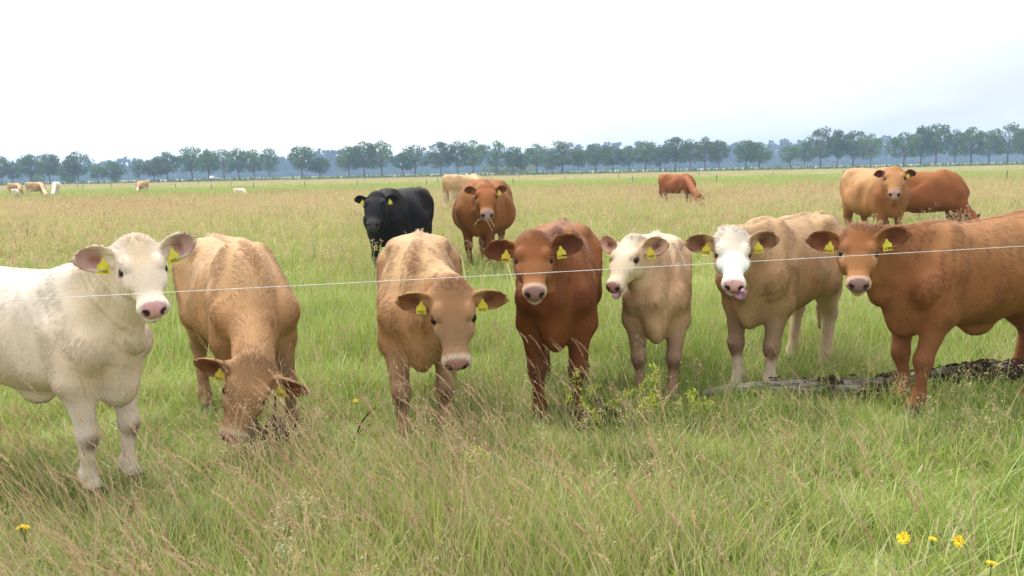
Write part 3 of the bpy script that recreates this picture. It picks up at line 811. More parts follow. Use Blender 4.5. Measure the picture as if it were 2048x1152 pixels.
def patch_stems(seed, n, rad, hmin, hmax, kind, w=.0022, lean_left=False, coarse=1.0):
    """flowering stems: kind 'panicle' (open, pale) or 'spike' (dense russet head, nodding)"""
    rs = np.random.RandomState(seed); S = Strips()
    for i in range(n):
        r = rad * math.sqrt(rs.rand()); a = rs.rand() * 6.28
        az = pi + rs.normal() * .5 if lean_left else rs.rand() * 6.28
        h = hmin + (hmax - hmin) * rs.rand()
        P = bend(rs, np.array([r * cos(a), r * sin(a), -.02]), h, (.16 + .26 * rs.rand()) if lean_left else (.04 + .18 * rs.rand()), (.06 + .24 * rs.rand()) if lean_left else .12 * rs.rand(), 6, az)
        fa = rs.rand() * 6.28; side = np.array([cos(fa), sin(fa), 0])
        green = rpick(rs, GREENS) if rs.rand() < .5 else rpick(rs, STRAW) * .9
        stemripe = rpick(rs, RUSSET) * .6 + rpick(rs, STRAW) * .5
        S.ribbon(P, w * coarse * np.linspace(1, .55, 6), side, green, stemripe)
        d = P[-1] - P[-2]; d /= np.linalg.norm(d)
        if kind == 'panicle':
            L_ = .09 + .09 * rs.rand(); pal = rpick(rs, RUSSET) * .5 + rpick(rs, STRAW) * .62
            for q in range(int(15 / coarse ** .5)):
                t = rs.rand(); c0 = P[-1] - d * L_ * (1 - t) * .9
                dd = rs.normal(size=3); dd[2] = abs(dd[2]) * .6; dd /= np.linalg.norm(dd); l_ = (.05 * (1 - t) + .012) * (.5 + rs.rand())
                c = c0 + dd * l_
                S.ribbon(np.array([c0, c]), np.array([.0007, .0005]) * coarse, np.cross(dd, d + .01), pal, pal)
                for e in range(2):
                    cc = c + rs.normal(size=3) * .005; aa = (dd + rs.normal(size=3) * .3) * .0052 * coarse; bb = np.cross(aa, rs.normal(size=3)); bb = bb / (np.linalg.norm(bb) + 1e-9) * .0021 * coarse
                    S.leaf(cc, aa, bb, pal * (.8 + .4 * rs.rand()), pal)
        else:
            L_ = .07 + .08 * rs.rand(); c1 = rpick(rs, RUSSET); c2 = rpick(rs, RUSSET) * .7 + rpick(rs, STRAW) * .3
            down = np.array([cos(az), sin(az), -.25])
            for q in range(int(26 / coarse ** .6)):
                t = q / 26 * coarse ** .6
                c = P[-1] + (d * t + down * .28 * t * t) * L_
                aa = (d + rs.normal(size=3) * .28) * .0085 * coarse; bb = np.cross(aa, rs.normal(size=3)); bb = bb / (np.linalg.norm(bb) + 1e-9) * .0023 * coarse * (1.15 - .6 * t)
                S.leaf(c + rs.normal(size=3) * .0018, aa, bb, c1 if rs.rand() < .5 else c2, c1)
    return S.mesh('stem_patch')
def scatter(name, label, cat, variants, xy, scl, tint, seed, tilt=.08, rz=None, nonuni=None):
    coll = bpy.data.collections.new(name + '_sources')
    for i, me in enumerate(variants):
        coll.objects.link(bpy.data.objects.new('%s_source_%02d' % (name, i), me))
    n = len(xy); rs = np.random.RandomState(seed)
    V = np.concatenate([xy, ground_z(xy[:, 0], xy[:, 1])[:, None]], 1)
    me = bpy.data.meshes.new(name); me.vertices.add(n); me.vertices.foreach_set('co', V.astype(np.float32).ravel())
    rot = np.stack([rs.normal(size=n) * tilt, rs.normal(size=n) * tilt, rs.rand(n) * 6.28 if rz is None else rz], 1)
    set_attr(me, 'rot', rot, 'FLOAT_VECTOR', 'POINT')
    s3 = np.repeat(np.asarray(scl)[:, None], 3, 1)
    if nonuni is not None: s3[:, 2] *= nonuni
    set_attr(me, 'scl', s3, 'FLOAT_VECTOR', 'POINT')
    set_attr(me, 'tint', np.concatenate([tint, np.zeros((n, 1))], 1), 'FLOAT_VECTOR', 'POINT')
    ia = me.attributes.new('pick', 'INT', 'POINT'); ia.data.foreach_set('value', rs.randint(0, len(variants), n).astype(np.int32))
    o = link(name, me)
    ng = bpy.data.node_groups.new(name + '_scatter', 'GeometryNodeTree')
    ng.interface.new_socket('Geometry', in_out='INPUT', socket_type='NodeSocketGeometry'); ng.interface.new_socket('Geometry', in_out='OUTPUT', socket_type='NodeSocketGeometry')
    N, L = ng.nodes.new, ng.links.new
    gi, go = N('NodeGroupInput'), N('NodeGroupOutput')
    ip = N('GeometryNodeInstanceOnPoints'); ci = N('GeometryNodeCollectionInfo')
    ci.inputs['Collection'].default_value = coll; ci.inputs['Separate Children'].default_value = True; ci.inputs['Reset Children'].default_value = True
    def named(nm, dt):
        a = N('GeometryNodeInputNamedAttribute'); a.data_type = dt; a.inputs['Name'].default_value = nm; return a.outputs['Attribute']
    er = N('FunctionNodeEulerToRotation'); L(named('rot', 'FLOAT_VECTOR'), er.inputs[0])
    L(gi.outputs[0], ip.inputs['Points']); L(ci.outputs[0], ip.inputs['Instance']); ip.inputs['Pick Instance'].default_value = True
    L(named('pick', 'INT'), ip.inputs['Instance Index']); L(er.outputs[0], ip.inputs['Rotation']); L(named('scl', 'FLOAT_VECTOR'), ip.inputs['Scale'])
    L(ip.outputs[0], go.inputs[0])
    md = o.modifiers.new('scatter', 'NODES'); md.node_group = ng
    tag(o, label, cat, None, 'stuff')
    return o
HALF = 0.78          # tangent of the half angle that is planted (wider than the view)
def sector(rs, y0, y1, dens, xmin=-9e9, xmax=9e9):
    """random points between two distances, dens per square metre (may vary as a function of y)"""
    A = HALF * (y1 * y1 - y0 * y0) + 1.2 * (y1 - y0); n = int(A * dens)
    y = np.sqrt(y0 * y0 + rs.rand(n) * (y1 * y1 - y0 * y0)); x = (rs.rand(n) * 2 - 1) * (HALF * y + .6)
    return np.stack([x, y], 1)
def grass():
    rs = np.random.RandomState(77)
    V1 = [patch_green(100 + i, 130, .26, .07, .34, .0032, .0072) for i in range(8)]
    V2 = [patch_green(120 + i, 90, .45, .10, .34, .005, .009, k=3) for i in range(6)]
    V3 = [patch_green(140 + i, 70, 1.1, .12, .36, .014, .026, k=3) for i in range(5)]
    S1 = [patch_stems(160 + i, 5, .35, .28, .58, 'panicle', w=.0028) for i in range(7)]
    S2 = [patch_stems(180 + i, 9, .9, .30, .56, 'panicle', w=.004, coarse=2.2) for i in range(5)]
    R1 = [patch_stems(200 + i, 9, .30, .38, .70, 'spike', w=.0030, lean_left=True) for i in range(8)]
    R2 = [patch_stems(220 + i, 14, 1.2, .32, .55, 'spike', w=.008, coarse=3.2) for i in range(5)]
    def tints(xy, sd, lo=.88, hi=1.15, gain=1.0):
        r = np.random.RandomState(sd)
        red = np.clip(red_share(xy[:, 0], xy[:, 1]) * gain + r.normal(size=len(xy)) * .08, 0, 1)
        br = (lo + (hi - lo) * (0.5 + .5 * noise2(xy[:, 0], xy[:, 1], 1 / 3.0, sd, 3))) * (1 + .06 * r.normal(size=len(xy)))
        return np.stack([red, br], 1)
    hgt = lambda xy, sd: np.clip(1.0 + .45 * noise2(xy[:, 0], xy[:, 1], 1 / 1.6, sd, 3), .5, 1.7) * (1 - .42 * ss(3.3, 3.95, xy[:, 1]) * ss(7.5, 6.2, xy[:, 1])) * (1 - .5 * ss(.5, 1.0, xy[:, 0]) * ss(3.7, 3.1, xy[:, 1])) * (1 - .5 * ss(.6, .2, np.hypot(xy[:, 0] + 1.85, xy[:, 1] - 3.05))) * (1 - .55 * ss(.75, .3, np.hypot(xy[:, 0] + 2.0, xy[:, 1] - 4.0))) * (1 - .4 * ss(.45, .2, np.hypot(xy[:, 0] + .9, xy[:, 1] - 4.6)))
    p = np.concatenate([sector(rs, 1.4, 4.6, 20), sector(rs, 1.5, 9.5, 24)]); scatter('meadow_grass', 'short fine green grass of the meadow round the calves', 'grass', V1, p, .8 + .4 * rs.rand(len(p)), tints(p, 1, gain=.42), 1, nonuni=hgt(p, 4))
    p = sector(rs, 9.2, 26, 7); scatter('meadow_grass', 'green grass of the meadow between the calves and the cows', 'grass', V2, p, .8 + .5 * rs.rand(len(p)), tints(p, 2, gain=.9), 2, nonuni=hgt(p, 5))
    p = np.concatenate([sector(rs, 25, 120, 1.1), sector(rs, 120, 262, .22)]); scatter('meadow_grass', 'mixed green and reddish grass of the far meadow', 'grass', V3, p, .8 + .5 * rs.rand(len(p)), tints(p, 3), 3, nonuni=hgt(p, 6))
    p = sector(rs, 1.7, 11, 9.5); m = rs.rand(len(p)) < .55 + .45 * noise2(p[:, 0], p[:, 1], 1 / 1.5, 31, 3); p = np.concatenate([p[m], np.stack([-1.45 + .42 * rs.rand(11), 4.12 + .28 * rs.rand(11)], 1)])
    scatter('seeding_grass', 'thin stalks with loose pale seed panicles standing above the grass', 'grass', S1, p, .75 + .45 * rs.rand(len(p)), tints(p, 7), 7)
    p = sector(rs, 10.5, 45, 2.2); scatter('seeding_grass', 'pale seeding stalks over the middle of the meadow', 'grass', S2, p, .8 + .5 * rs.rand(len(p)), tints(p, 8), 8)
    p = sector(rs, 1.7, 6.2, 34); keep = rs.rand(len(p)) < (red_share(p[:, 0], p[:, 1]) - .12) * .74 * ss(5.2, 3.6, p[:, 1]) + .015; p = p[keep]
    scatter('red_seed_grass', 'tall reddish grass with nodding seed heads in the foreground', 'grass', R1, p, .62 + .45 * rs.rand(len(p)), np.stack([.45 + .5 * rs.rand(len(p)), .9 + .3 * rs.rand(len(p))], 1), 9, rz=rs.normal(size=len(p)) * .45, tilt=.10)
    p = sector(rs, 9, 75, 1.6); keep = rs.rand(len(p)) < red_share(p[:, 0], p[:, 1]) * .62 - .1; p = p[keep]
    scatter('red_seed_grass', 'rusty drifts of ripe grass across the middle distance', 'grass', R2, p, .8 + .4 * rs.rand(len(p)), np.stack([.5 + .4 * rs.rand(len(p)), 1.0 + .25 * rs.rand(len(p))], 1), 10)
grass()

# ================================================================ road, trees, wood, fence posts, car
def bark_material(name, c0, c1, scale=8):
    m, nt, b = principled(name, rough=.9, spec=.1); speckle(nt, b, scale, c0, c1, detail=6, stretch=(1, 1, .25), bump=.6, bdist=.02); return m
def leaf_material(name, c0, c1):
    m = bpy.data.materials.new(name); m.use_nodes = True; nt = m.node_tree; nt.nodes.clear(); N, L = nt.nodes.new, nt.links.new
    out = N('ShaderNodeOutputMaterial'); tc = N('ShaderNodeTexCoord'); nz = N('ShaderNodeTexNoise'); nz.inputs['Scale'].default_value = 9; nz.inputs['Detail'].default_value = 3
    L(tc.outputs['Object'], nz.inputs['Vector']); oi = N('ShaderNodeObjectInfo')
    mx = N('ShaderNodeMix'); mx.data_type = 'RGBA'; mx.inputs['A'].default_value = (*c0, 1); mx.inputs['B'].default_value = (*c1, 1); L(nz.outputs['Fac'], mx.inputs['Factor'])
    mr = N('ShaderNodeMapRange'); mr.inputs['To Min'].default_value = .8; mr.inputs['To Max'].default_value = 1.25; L(oi.outputs['Random'], mr.inputs['Value'])
    sc = N('ShaderNodeVectorMath'); sc.operation = 'SCALE'; L(mx.outputs['Result'], sc.inputs[0]); L(mr.outputs['Result'], sc.inputs['Scale'])
    d = N('ShaderNodeBsdfDiffuse'); t = N('ShaderNodeBsdfTranslucent'); L(sc.outputs['Vector'], d.inputs['Color']); L(sc.outputs['Vector'], t.inputs['Color'])
    ms = N('ShaderNodeMixShader'); ms.inputs['Fac'].default_value = .25; L(d.outputs[0], ms.inputs[1]); L(t.outputs[0], ms.inputs[2]); L(ms.outputs[0], out.inputs['Surface'])
    return m
BARK = bark_material('oak_bark', (.10, .085, .07), (.22, .19, .16))
LEAF = leaf_material('oak_leaves', (.062, .12, .028), (.145, .23, .058))
LEAF2 = leaf_material('wood_leaves', (.035, .062, .028), (.07, .11, .045))
LEAF3 = leaf_material('willow_leaves', (.16, .21, .09), (.24, .28, .13))
def tube_mesh(segs, sides=7):
    """segs: list of (points, radii)"""
    V, F, n = [], [], 0
    for P, rr in segs:
        P = np.asarray(P, float)
        for i in range(len(P)):
            d = nrm(P[min(i + 1, len(P) - 1)] - P[max(i - 1, 0)]); a = nrm(np.cross(d, [.31, .95, .05] if abs(d[2]) > .8 else [0, 0, 1])); b = np.cross(d, a)
            for x in np.linspace(0, 2 * pi, sides + 1)[:-1]: V.append(P[i] + (a * cos(x) + b * sin(x)) * rr[i])
        for i in range(len(P) - 1):
            for k in range(sides): F.append((n + i * sides + k, n + i * sides + (k + 1) % sides, n + (i + 1) * sides + (k + 1) % sides, n + (i + 1) * sides + k))
        n += len(P) * sides
    return np.array(V), np.array(F)
def clump_faces(rs, C, Rd, n, size):
    """n leaf sprays spread through an ellipsoidal shell"""
    d = rs.normal(size=(n, 3)); d /= np.linalg.norm(d, axis=1, keepdims=True); r = (.35 + .65 * rs.rand(n, 1) ** .4)
    c = C + d * r * Rd
    nn = d + rs.normal(size=(n, 3)) * .7; nn /= np.linalg.norm(nn, axis=1, keepdims=True)
    a = np.cross(nn, rs.normal(size=(n, 3))); a /= np.linalg.norm(a, axis=1, keepdims=True); b = np.cross(nn, a)
    s = size * (.6 + .8 * rs.rand(n, 1))
    V = np.stack([c - a * s - b * s * .3, c - b * s * .8 + a * s * .2, c + a * s + b * s * .2, c + b * s * .9 - a * s * .2], 1).reshape(-1, 3)
    return V
def oak(seed, dense=1.0, spread=.40):
    """unit-height oak: returns trunk mesh and crown mesh"""
    rs = np.random.RandomState(seed); th = .26 + .08 * rs.rand()
    segs = [(np.array([[0, 0, -.01], [.004, 0, th * .5], [rs.normal() * .012, rs.normal() * .012, th], [rs.normal() * .02, rs.normal() * .02, th + .25], [0, 0, th + .45]]), [.030, .022, .020, .013, .005])]
    lobes = []; nl = int(17 + 6 * rs.rand())
    for i in range(nl):
        a = i * 2.4 + rs.rand(); z = th + .03 + (1 - th - .16) * ((i + .5) / nl) + rs.normal() * .03
        f = sin(pi * min(max((z - th + .12) / (1.12 - th), .05), .95)) ** .7
        rr = spread * f * (.55 + .35 * rs.rand())
        c = np.array([cos(a) * rr, sin(a) * rr, z])
        st = np.array([0, 0, th * .85 + (z - th) * .45])
        mid = (st + c) / 2 + np.array([0, 0, .02])
        segs.append(([st, mid, c], [.012, .008, .003])); lobes.append((c, np.array([.135, .135, .095]) * (.75 + .5 * rs.rand())))
    lobes.append((np.array([0, 0, .90]), np.array([.15, .15, .09]))); lobes.append((np.array([rs.normal() * .05, 0, .72]), np.array([.18, .18, .12])))
    V, F = tube_mesh(segs, 6); tm = mesh_np('trunk', V, F); tm.materials.append(BARK)
    VV = np.concatenate([clump_faces(rs, c, r, int(110 * dense), .018) for c, r in lobes])
    FF = np.arange(len(VV)).reshape(-1, 4); cm_ = mesh_np('crown', VV, FF, smooth=False); cm_.materials.append(LEAF)
    return tm, cm_
TREES = [  # crown centre x, top y, crown width (photograph pixels), bushy or airy, words for the label
 (3,310,30,1),(24,322,36,0),(62,306,40,1),(99,305,42,1),(137,318,34,1),(156,300,44,0),(195,327,26,1),(226,322,42,1),(278,318,26,0),(308,317,32,1),(335,302,42,1),
 (384,291,46,0),(417,296,36,1),(448,296,38,0),(478,293,36,0),(509,297,34,1),(540,293,30,0),(604,289,46,1),(640,312,36,1),(698,290,40,1),(728,281,46,1),(764,279,44,0),
 (807,302,32,1),(831,288,48,0),(882,281,44,1),(916,279,36,0),(947,278,42,1),(993,282,42,0),(1027,291,34,1),(1044,306,24,0),(1074,285,44,0),(1105,310,26,0),(1125,282,54,0),
 (1157,296,30,1),(1192,285,42,1),(1226,290,38,1),(1258,290,34,0),(1291,280,44,1),(1321,293,30,0),(1351,272,46,1),(1380,276,36,0),(1410,272,36,1),(1437,278,36,1),(1492,278,46,1),
 (1518,283,42,1),(1579,286,34,0),(1608,281,32,0),(1640,255,48,0),(1673,257,36,1),(1705,259,42,1),(1740,265,38,0),(1806,263,52,1),(1840,249,46,1),(1871,245,46,1),(1909,256,32,0),
 (1941,252,44,1),(1977,259,42,1),(2013,247,48,0),(2047,252,44,1),(2085,250,46,1),(2120,262,40,0),(-35,306,44,1),(-70,300,40,0)]
ROAD_Y = 272.0
def far_scene():
    rs = np.random.RandomState(5)
    protos = [oak(300 + i, 1.25 if i % 2 else .8, .36 + .03 * (i % 3)) for i in range(10)]
    xs = [t[0] for t in TREES]
    for i, (px, ty, cw, bushy) in enumerate(TREES):
        D = ROAD_Y + rs.normal() * 3
        w = at_depth(px, 350, D); h = at_depth(px, ty, D)[2]
        tm, cm_ = protos[(i * 3) % 5 * 2 + bushy]
        sxy = cw * D / FPX / .62
        o = empty('oak_tree', (w[0], D, 0), rs.rand() * 6.28)
        size = 'tall' if ty < 262 else ('low' if ty > 308 else 'middling')
        where = ('at the far left end of the row' if px < 110 else 'left of the grazing fawn cow' if px < 270 else 'behind the grazing fawn cow' if px < 350 else 'near the white car' if px < 460 else
                 'above the lying calf' if px < 560 else 'left of the black cow' if px < 700 else 'above the black cow' if px < 860 else 'above the reddish brown cow' if px < 1010 else
                 'above the reddish calf at the wire' if px < 1210 else 'left of the lone grazing cow' if px < 1325 else 'above the lone grazing cow' if px < 1450 else 'above the white faced calf' if px < 1560 else
                 'left of the light ginger cow' if px < 1760 else 'above the light ginger cow' if px < 1850 else 'at the right end of the row')
        peers = [t for t in TREES if abs(t[0] - px) < 60 and t is not TREES[i]]
        tag(o, '%s %s oak in the roadside row, crown %s, number of trunk widths unclear' % (size, 'bushy' if bushy else 'airy', where), 'tree', 'roadside oaks along the far edge of the meadow')
        o['label'] = '%s %s roadside oak %s' % (size, 'bushy' if bushy else 'airy', where)
        t_ = link('trunk', tm, o); c_ = link('crown', cm_, o)
        o.scale = (sxy, sxy, h)
    # order words inside one stretch of the row so that every label singles out one tree
    oaks = [o for o in COL.objects if o.name.startswith('oak_tree')]
    by = {}
    for o in oaks: by.setdefault(o['label'], []).append(o)
    W_ = {2: ['left', 'right'], 3: ['left', 'middle', 'right'], 4: ['leftmost', 'inner left', 'inner right', 'rightmost']}
    for lab, L_ in by.items():
        if len(L_) > 1:
            L_.sort(key=lambda o: o.location.x / o.location.y)
            for o, wd in zip(L_, W_.get(len(L_), ['first', 'second', 'third', 'fourth', 'fifth', 'sixth'])): o['label'] = '%s one of the %s' % (wd, lab.replace(' oak ', ' oaks ', 1))
    # wood behind: one mass
    VV = []
    for i in range(950):
        x = -680 + 1360 * rs.rand(); y = 760 + 220 * rs.rand() ** 1.3
        u = (x + 600) / 1200; H_ = (14.5 + 11.0 * u + 4.0 * noise2(np.array([x]), np.array([0.0]), 1 / 70., 9, 3)[0]) * (.75 + .4 * rs.rand())
        for j in range(5):
            VV.append(clump_faces(rs, np.array([x + rs.normal() * 2, y + rs.normal() * 2, H_ * (.08 + .20 * j)]), np.array([6.2, 6.2, 4.0]) * (1.15 - .12 * j), 24, 1.5))
    for i in range(420):
        VV.append(clump_faces(rs, np.array([-680 + 1360 * rs.rand(), 745 + 12 * rs.rand(), 1.2 + 2 * rs.rand()]), np.array([5, 3, 2.4]), 14, 1.3))
    VV = np.concatenate(VV); wm = mesh_np('wood', VV, np.arange(len(VV)).reshape(-1, 4), smooth=False); wm.materials.append(LEAF2)
    tag(link('wood', wm), 'hazy blue green wood stretching behind the roadside oaks', 'wood', None, 'stuff')
    for i, (px, py, wd) in enumerate([(985, 340, 34), (1012, 338, 40), (1048, 341, 44), (135, 356, 26), (232, 355, 30), (70, 357, 30)]):
        D = 330 + rs.rand() * 20; p = at_depth(px, py, D); r = wd * D / FPX / 2
        VV = np.concatenate([clump_faces(rs, np.array([rs.normal() * r * .5, rs.normal() * r * .3, 1.4 + rs.rand()]), np.array([r * .6, r * .5, 1.6]), 60, .45) for k in range(5)])
        me = mesh_np('bush', VV, np.arange(len(VV)).reshape(-1, 4), smooth=False); me.materials.append(LEAF3 if i < 3 else LEAF)
        o = link('bush', me); o.location = (p[0], D, 0)
        tag(o, ['left pale bush at the wood edge behind the reddish brown cow', 'middle pale bush of three at the wood edge', 'right pale bush at the wood edge over the reddish calf',
                'small dark bush beside the lone oak at the far left', 'dark bush between the far left oaks and the fawn cow', 'dark bush behind the whitish grazing cow'][i], 'bush', 'bushes at the edge of the wood')
    # road on a low bank, verge
    m, nt, b = principled('asphalt', rough=.9, spec=.1); speckle(nt, b, 3, (.16, .16, .165), (.23, .23, .235))
    y0 = ROAD_Y + 6
    prof = [(-4.5, 0.0), (-3.2, .42), (3.2, .42), (4.5, 0.0)]
    V = [(x, y0 + dy, z) for x in (-900, 900) for dy, z in prof]; V = np.array(V)
    me = mesh_np('road', V, [(0, 4, 5, 1), (1, 5, 6, 2), (2, 6, 7, 3)], smooth=False); me.materials.append(m)
    o = link('road', me); o['kind'] = 'structure'
    # verge: rank grass strip at the road foot
    xs_ = np.arange(-260, 260, .35); n = len(xs_) * 3
    S = Strips()
    for k in range(n):
        x = -260 + 520 * rs.rand(); y = ROAD_Y - 6 + 9 * rs.rand(); h = .5 + .8 * rs.rand()
        c = rpick(rs, GREENS) * .55; P = np.array([[x, y, 0], [x + rs.normal() * .15, y, h]])
        S.ribbon(P, np.array([.5, .15]), np.array([1.0, 0, 0]), c, c)
    vm = S.mesh('roadside_verge'); 
    vmat, vnt, vb = principled('verge_grass', rough=.9, spec=.05); va = vnt.nodes.new('ShaderNodeAttribute'); va.attribute_name = 'Col'; vnt.links.new(va.outputs['Color'], vb.inputs['Base Color'])
    vm.materials.clear(); vm.materials.append(vmat)
    tag(link('roadside_verge', vm), 'dark rank grass along the foot of the road bank', 'grass', None, 'stuff')
    # white car on the road
    c = empty('car', at_depth(430, 360, y0 - 1.0) * np.array([1, 1, 0]) + np.array([0, 0, .42]), R(62))
    tag(c, 'small white car on the road under the oaks', 'car')
    PAINT, _, _ = principled('white_car_paint', (.8, .8, .8), .25, .5); GLASS, _, _ = principled('dark_car_glass', (.03, .035, .04), .08, .6); TYRE, _, _ = principled('tyre_rubber', (.02, .02, .02), .8)
    prof = [(-2.0, .30), (-2.05, .75), (-1.75, .95), (-1.25, 1.38), (.2, 1.42), (.85, 1.0), (1.75, .86), (2.0, .62), (2.0, .30)]
    def extr(name, prof, w0, w1, mat, par):
        V = [(x, s * (w0 if z < 1.0 else w1), z) for s in (-1, 1) for x, z in prof]; k = len(prof); bm = bmesh.new(); vs = [bm.verts.new(v) for v in V]
        bm.faces.new(vs[:k]); bm.faces.new(vs[k:][::-1])
        for i in range(k): bm.faces.new((vs[i], vs[(i + 1) % k], vs[k + (i + 1) % k], vs[k + i]))
        bmesh.ops.recalc_face_normals(bm, faces=bm.faces); me = bpy.data.meshes.new(name); bm.to_mesh(me); bm.free(); link(name, me, par, mat); return me
    extr('body', prof, .85, .70, PAINT, c)
    extr('window', [(-1.35, 1.02), (-1.08, 1.33), (.12, 1.36), (.62, 1.03)], .79, .73, GLASS, c)
    for x in (-1.25, 1.25):
        for y in (-.8, .8):
            V, F = tube_mesh([([(x, y - .1, .3), (x, y + .1, .3)], [.3, .3]), ([(x, y - .11, .3), (x, y + .11, .3)], [.12, .12])], 12); link('wheel', mesh_np('wheel', V, F), c, TYRE)
    # electric fence posts across the meadow
    POST = bark_material('weathered_post', (.05, .04, .03), (.13, .10, .08), 30)
    posts = [(1433, 370, 18), (1687, 366, 22), (2013, 363, 20), (1265, 372, 13), (1027, 375, 14), (853, 375, 13), (715, 376, 10), (610, 378, 9), (507, 380, 9), (423, 381, 10), (397, 372, 9), (463, 376, 7),
             (224, 381, 12), (156, 381, 8), (166, 381, 7), (352, 382, 8), (24, 384, 8), (1038, 360, 9), (1238, 360, 7), (1130, 362, 6), (875, 366, 6), (730, 367, 6), (1398, 357, 6), (1545, 352, 8), (1705, 352, 6)]
    lab = ['right of the lone grazing cow', 'just left of the light ginger cow', 'above the back of the red calf at the right edge', 'left of the lone grazing cow', 'right of the reddish brown cow with head up',
           'above the ear of the black cow', 'over the left ear of the black cow', 'between the lying calf and the black cow', 'just right of the lying calf', 'just left of the lying calf', 'tall, below the white car', 'between the white car and the lying calf',
           'right of the whitish grazing cow', 'left of a close pair near the whitish cow', 'right of a close pair near the whitish cow', 'right of the broadside fawn cow', 'at the far left edge', 'in the farther line, right of the fawn horned cow',
           'in the farther line, left of the lone grazing cow', 'in the farther line, over the reddish calf', 'in the farther line, over the black cow rump', 'in the farther line, over the black cow head', 'in the farther line, above the lone grazing cow', 'in the farther line, above the white faced calf', 'in the farther line, beside the light ginger cow']
    for (px, py, hp), lb in zip(posts, lab):
        g = on_ground(px, py); D = min(g[1], 150.0); g = at_depth(px, py, D); h = max(hp * D / FPX, .75) + .1
        V, F = tube_mesh([([(0, 0, -.1), (0.01, 0, h * .5), (.02, 0, h), (.02, 0, h + .02)], [.035, .032, .03, .012])], 7)
        o = link('fence_post', mesh_np('fence_post', V, F), None, POST); o.location = (g[0], D, 0); o.rotation_euler = (0, rs.normal() * .04, rs.rand() * 6)
        V, F = tube_mesh([([(-.05, 0, h * .8), (.075, 0, h * .8)], [.016, .016])], 6); link('insulator', mesh_np('insulator', V, F), o, POST)
        tag(o, 'thin dark fence post standing ' + lb, 'post', 'thin fence posts across the meadow')
far_scene()

# ================================================================ the herd
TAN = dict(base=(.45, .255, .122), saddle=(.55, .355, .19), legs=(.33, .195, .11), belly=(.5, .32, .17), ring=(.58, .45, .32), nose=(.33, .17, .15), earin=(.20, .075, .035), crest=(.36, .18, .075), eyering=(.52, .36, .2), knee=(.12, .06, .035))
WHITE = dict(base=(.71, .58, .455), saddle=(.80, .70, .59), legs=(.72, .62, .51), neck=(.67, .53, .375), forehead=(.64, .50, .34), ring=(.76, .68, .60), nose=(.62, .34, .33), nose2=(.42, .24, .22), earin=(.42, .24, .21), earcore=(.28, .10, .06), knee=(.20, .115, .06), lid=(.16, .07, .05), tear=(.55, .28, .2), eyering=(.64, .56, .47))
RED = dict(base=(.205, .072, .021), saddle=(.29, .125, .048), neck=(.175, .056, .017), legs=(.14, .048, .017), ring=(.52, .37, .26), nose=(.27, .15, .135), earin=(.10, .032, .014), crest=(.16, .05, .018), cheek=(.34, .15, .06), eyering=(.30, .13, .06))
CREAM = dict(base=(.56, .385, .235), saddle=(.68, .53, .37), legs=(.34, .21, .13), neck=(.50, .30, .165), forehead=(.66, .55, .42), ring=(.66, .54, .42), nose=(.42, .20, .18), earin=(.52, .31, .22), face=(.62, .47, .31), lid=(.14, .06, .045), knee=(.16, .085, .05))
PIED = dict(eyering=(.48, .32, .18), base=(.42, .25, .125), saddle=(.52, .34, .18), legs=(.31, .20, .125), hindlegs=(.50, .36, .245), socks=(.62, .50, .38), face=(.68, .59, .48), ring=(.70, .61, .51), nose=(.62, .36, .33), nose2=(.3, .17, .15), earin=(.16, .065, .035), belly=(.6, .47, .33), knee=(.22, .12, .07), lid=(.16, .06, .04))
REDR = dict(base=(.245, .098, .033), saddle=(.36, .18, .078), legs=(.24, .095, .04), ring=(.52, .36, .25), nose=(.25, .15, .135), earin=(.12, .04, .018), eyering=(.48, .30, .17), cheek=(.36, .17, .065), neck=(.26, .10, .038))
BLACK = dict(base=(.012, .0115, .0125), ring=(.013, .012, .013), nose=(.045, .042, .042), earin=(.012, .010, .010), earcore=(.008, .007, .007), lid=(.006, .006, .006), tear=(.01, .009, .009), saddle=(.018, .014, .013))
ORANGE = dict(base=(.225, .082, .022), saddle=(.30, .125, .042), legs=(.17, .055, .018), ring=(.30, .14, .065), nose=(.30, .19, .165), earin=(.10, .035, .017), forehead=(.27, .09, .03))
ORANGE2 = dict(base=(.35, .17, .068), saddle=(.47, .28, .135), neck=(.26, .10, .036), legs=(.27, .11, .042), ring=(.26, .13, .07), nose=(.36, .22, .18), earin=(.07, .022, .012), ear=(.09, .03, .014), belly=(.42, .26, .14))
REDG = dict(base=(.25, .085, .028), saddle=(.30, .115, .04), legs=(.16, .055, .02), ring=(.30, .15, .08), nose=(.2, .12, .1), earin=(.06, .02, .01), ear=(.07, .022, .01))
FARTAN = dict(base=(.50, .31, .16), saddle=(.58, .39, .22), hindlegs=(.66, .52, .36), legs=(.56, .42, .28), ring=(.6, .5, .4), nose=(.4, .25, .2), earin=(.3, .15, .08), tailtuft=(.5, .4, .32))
FARWHITE = dict(base=(.70, .60, .47), saddle=(.76, .69, .58), hindlegs=(.76, .68, .56), legs=(.7, .6, .48), ring=(.7, .6, .5), nose=(.5, .3, .28), earin=(.4, .24, .18))

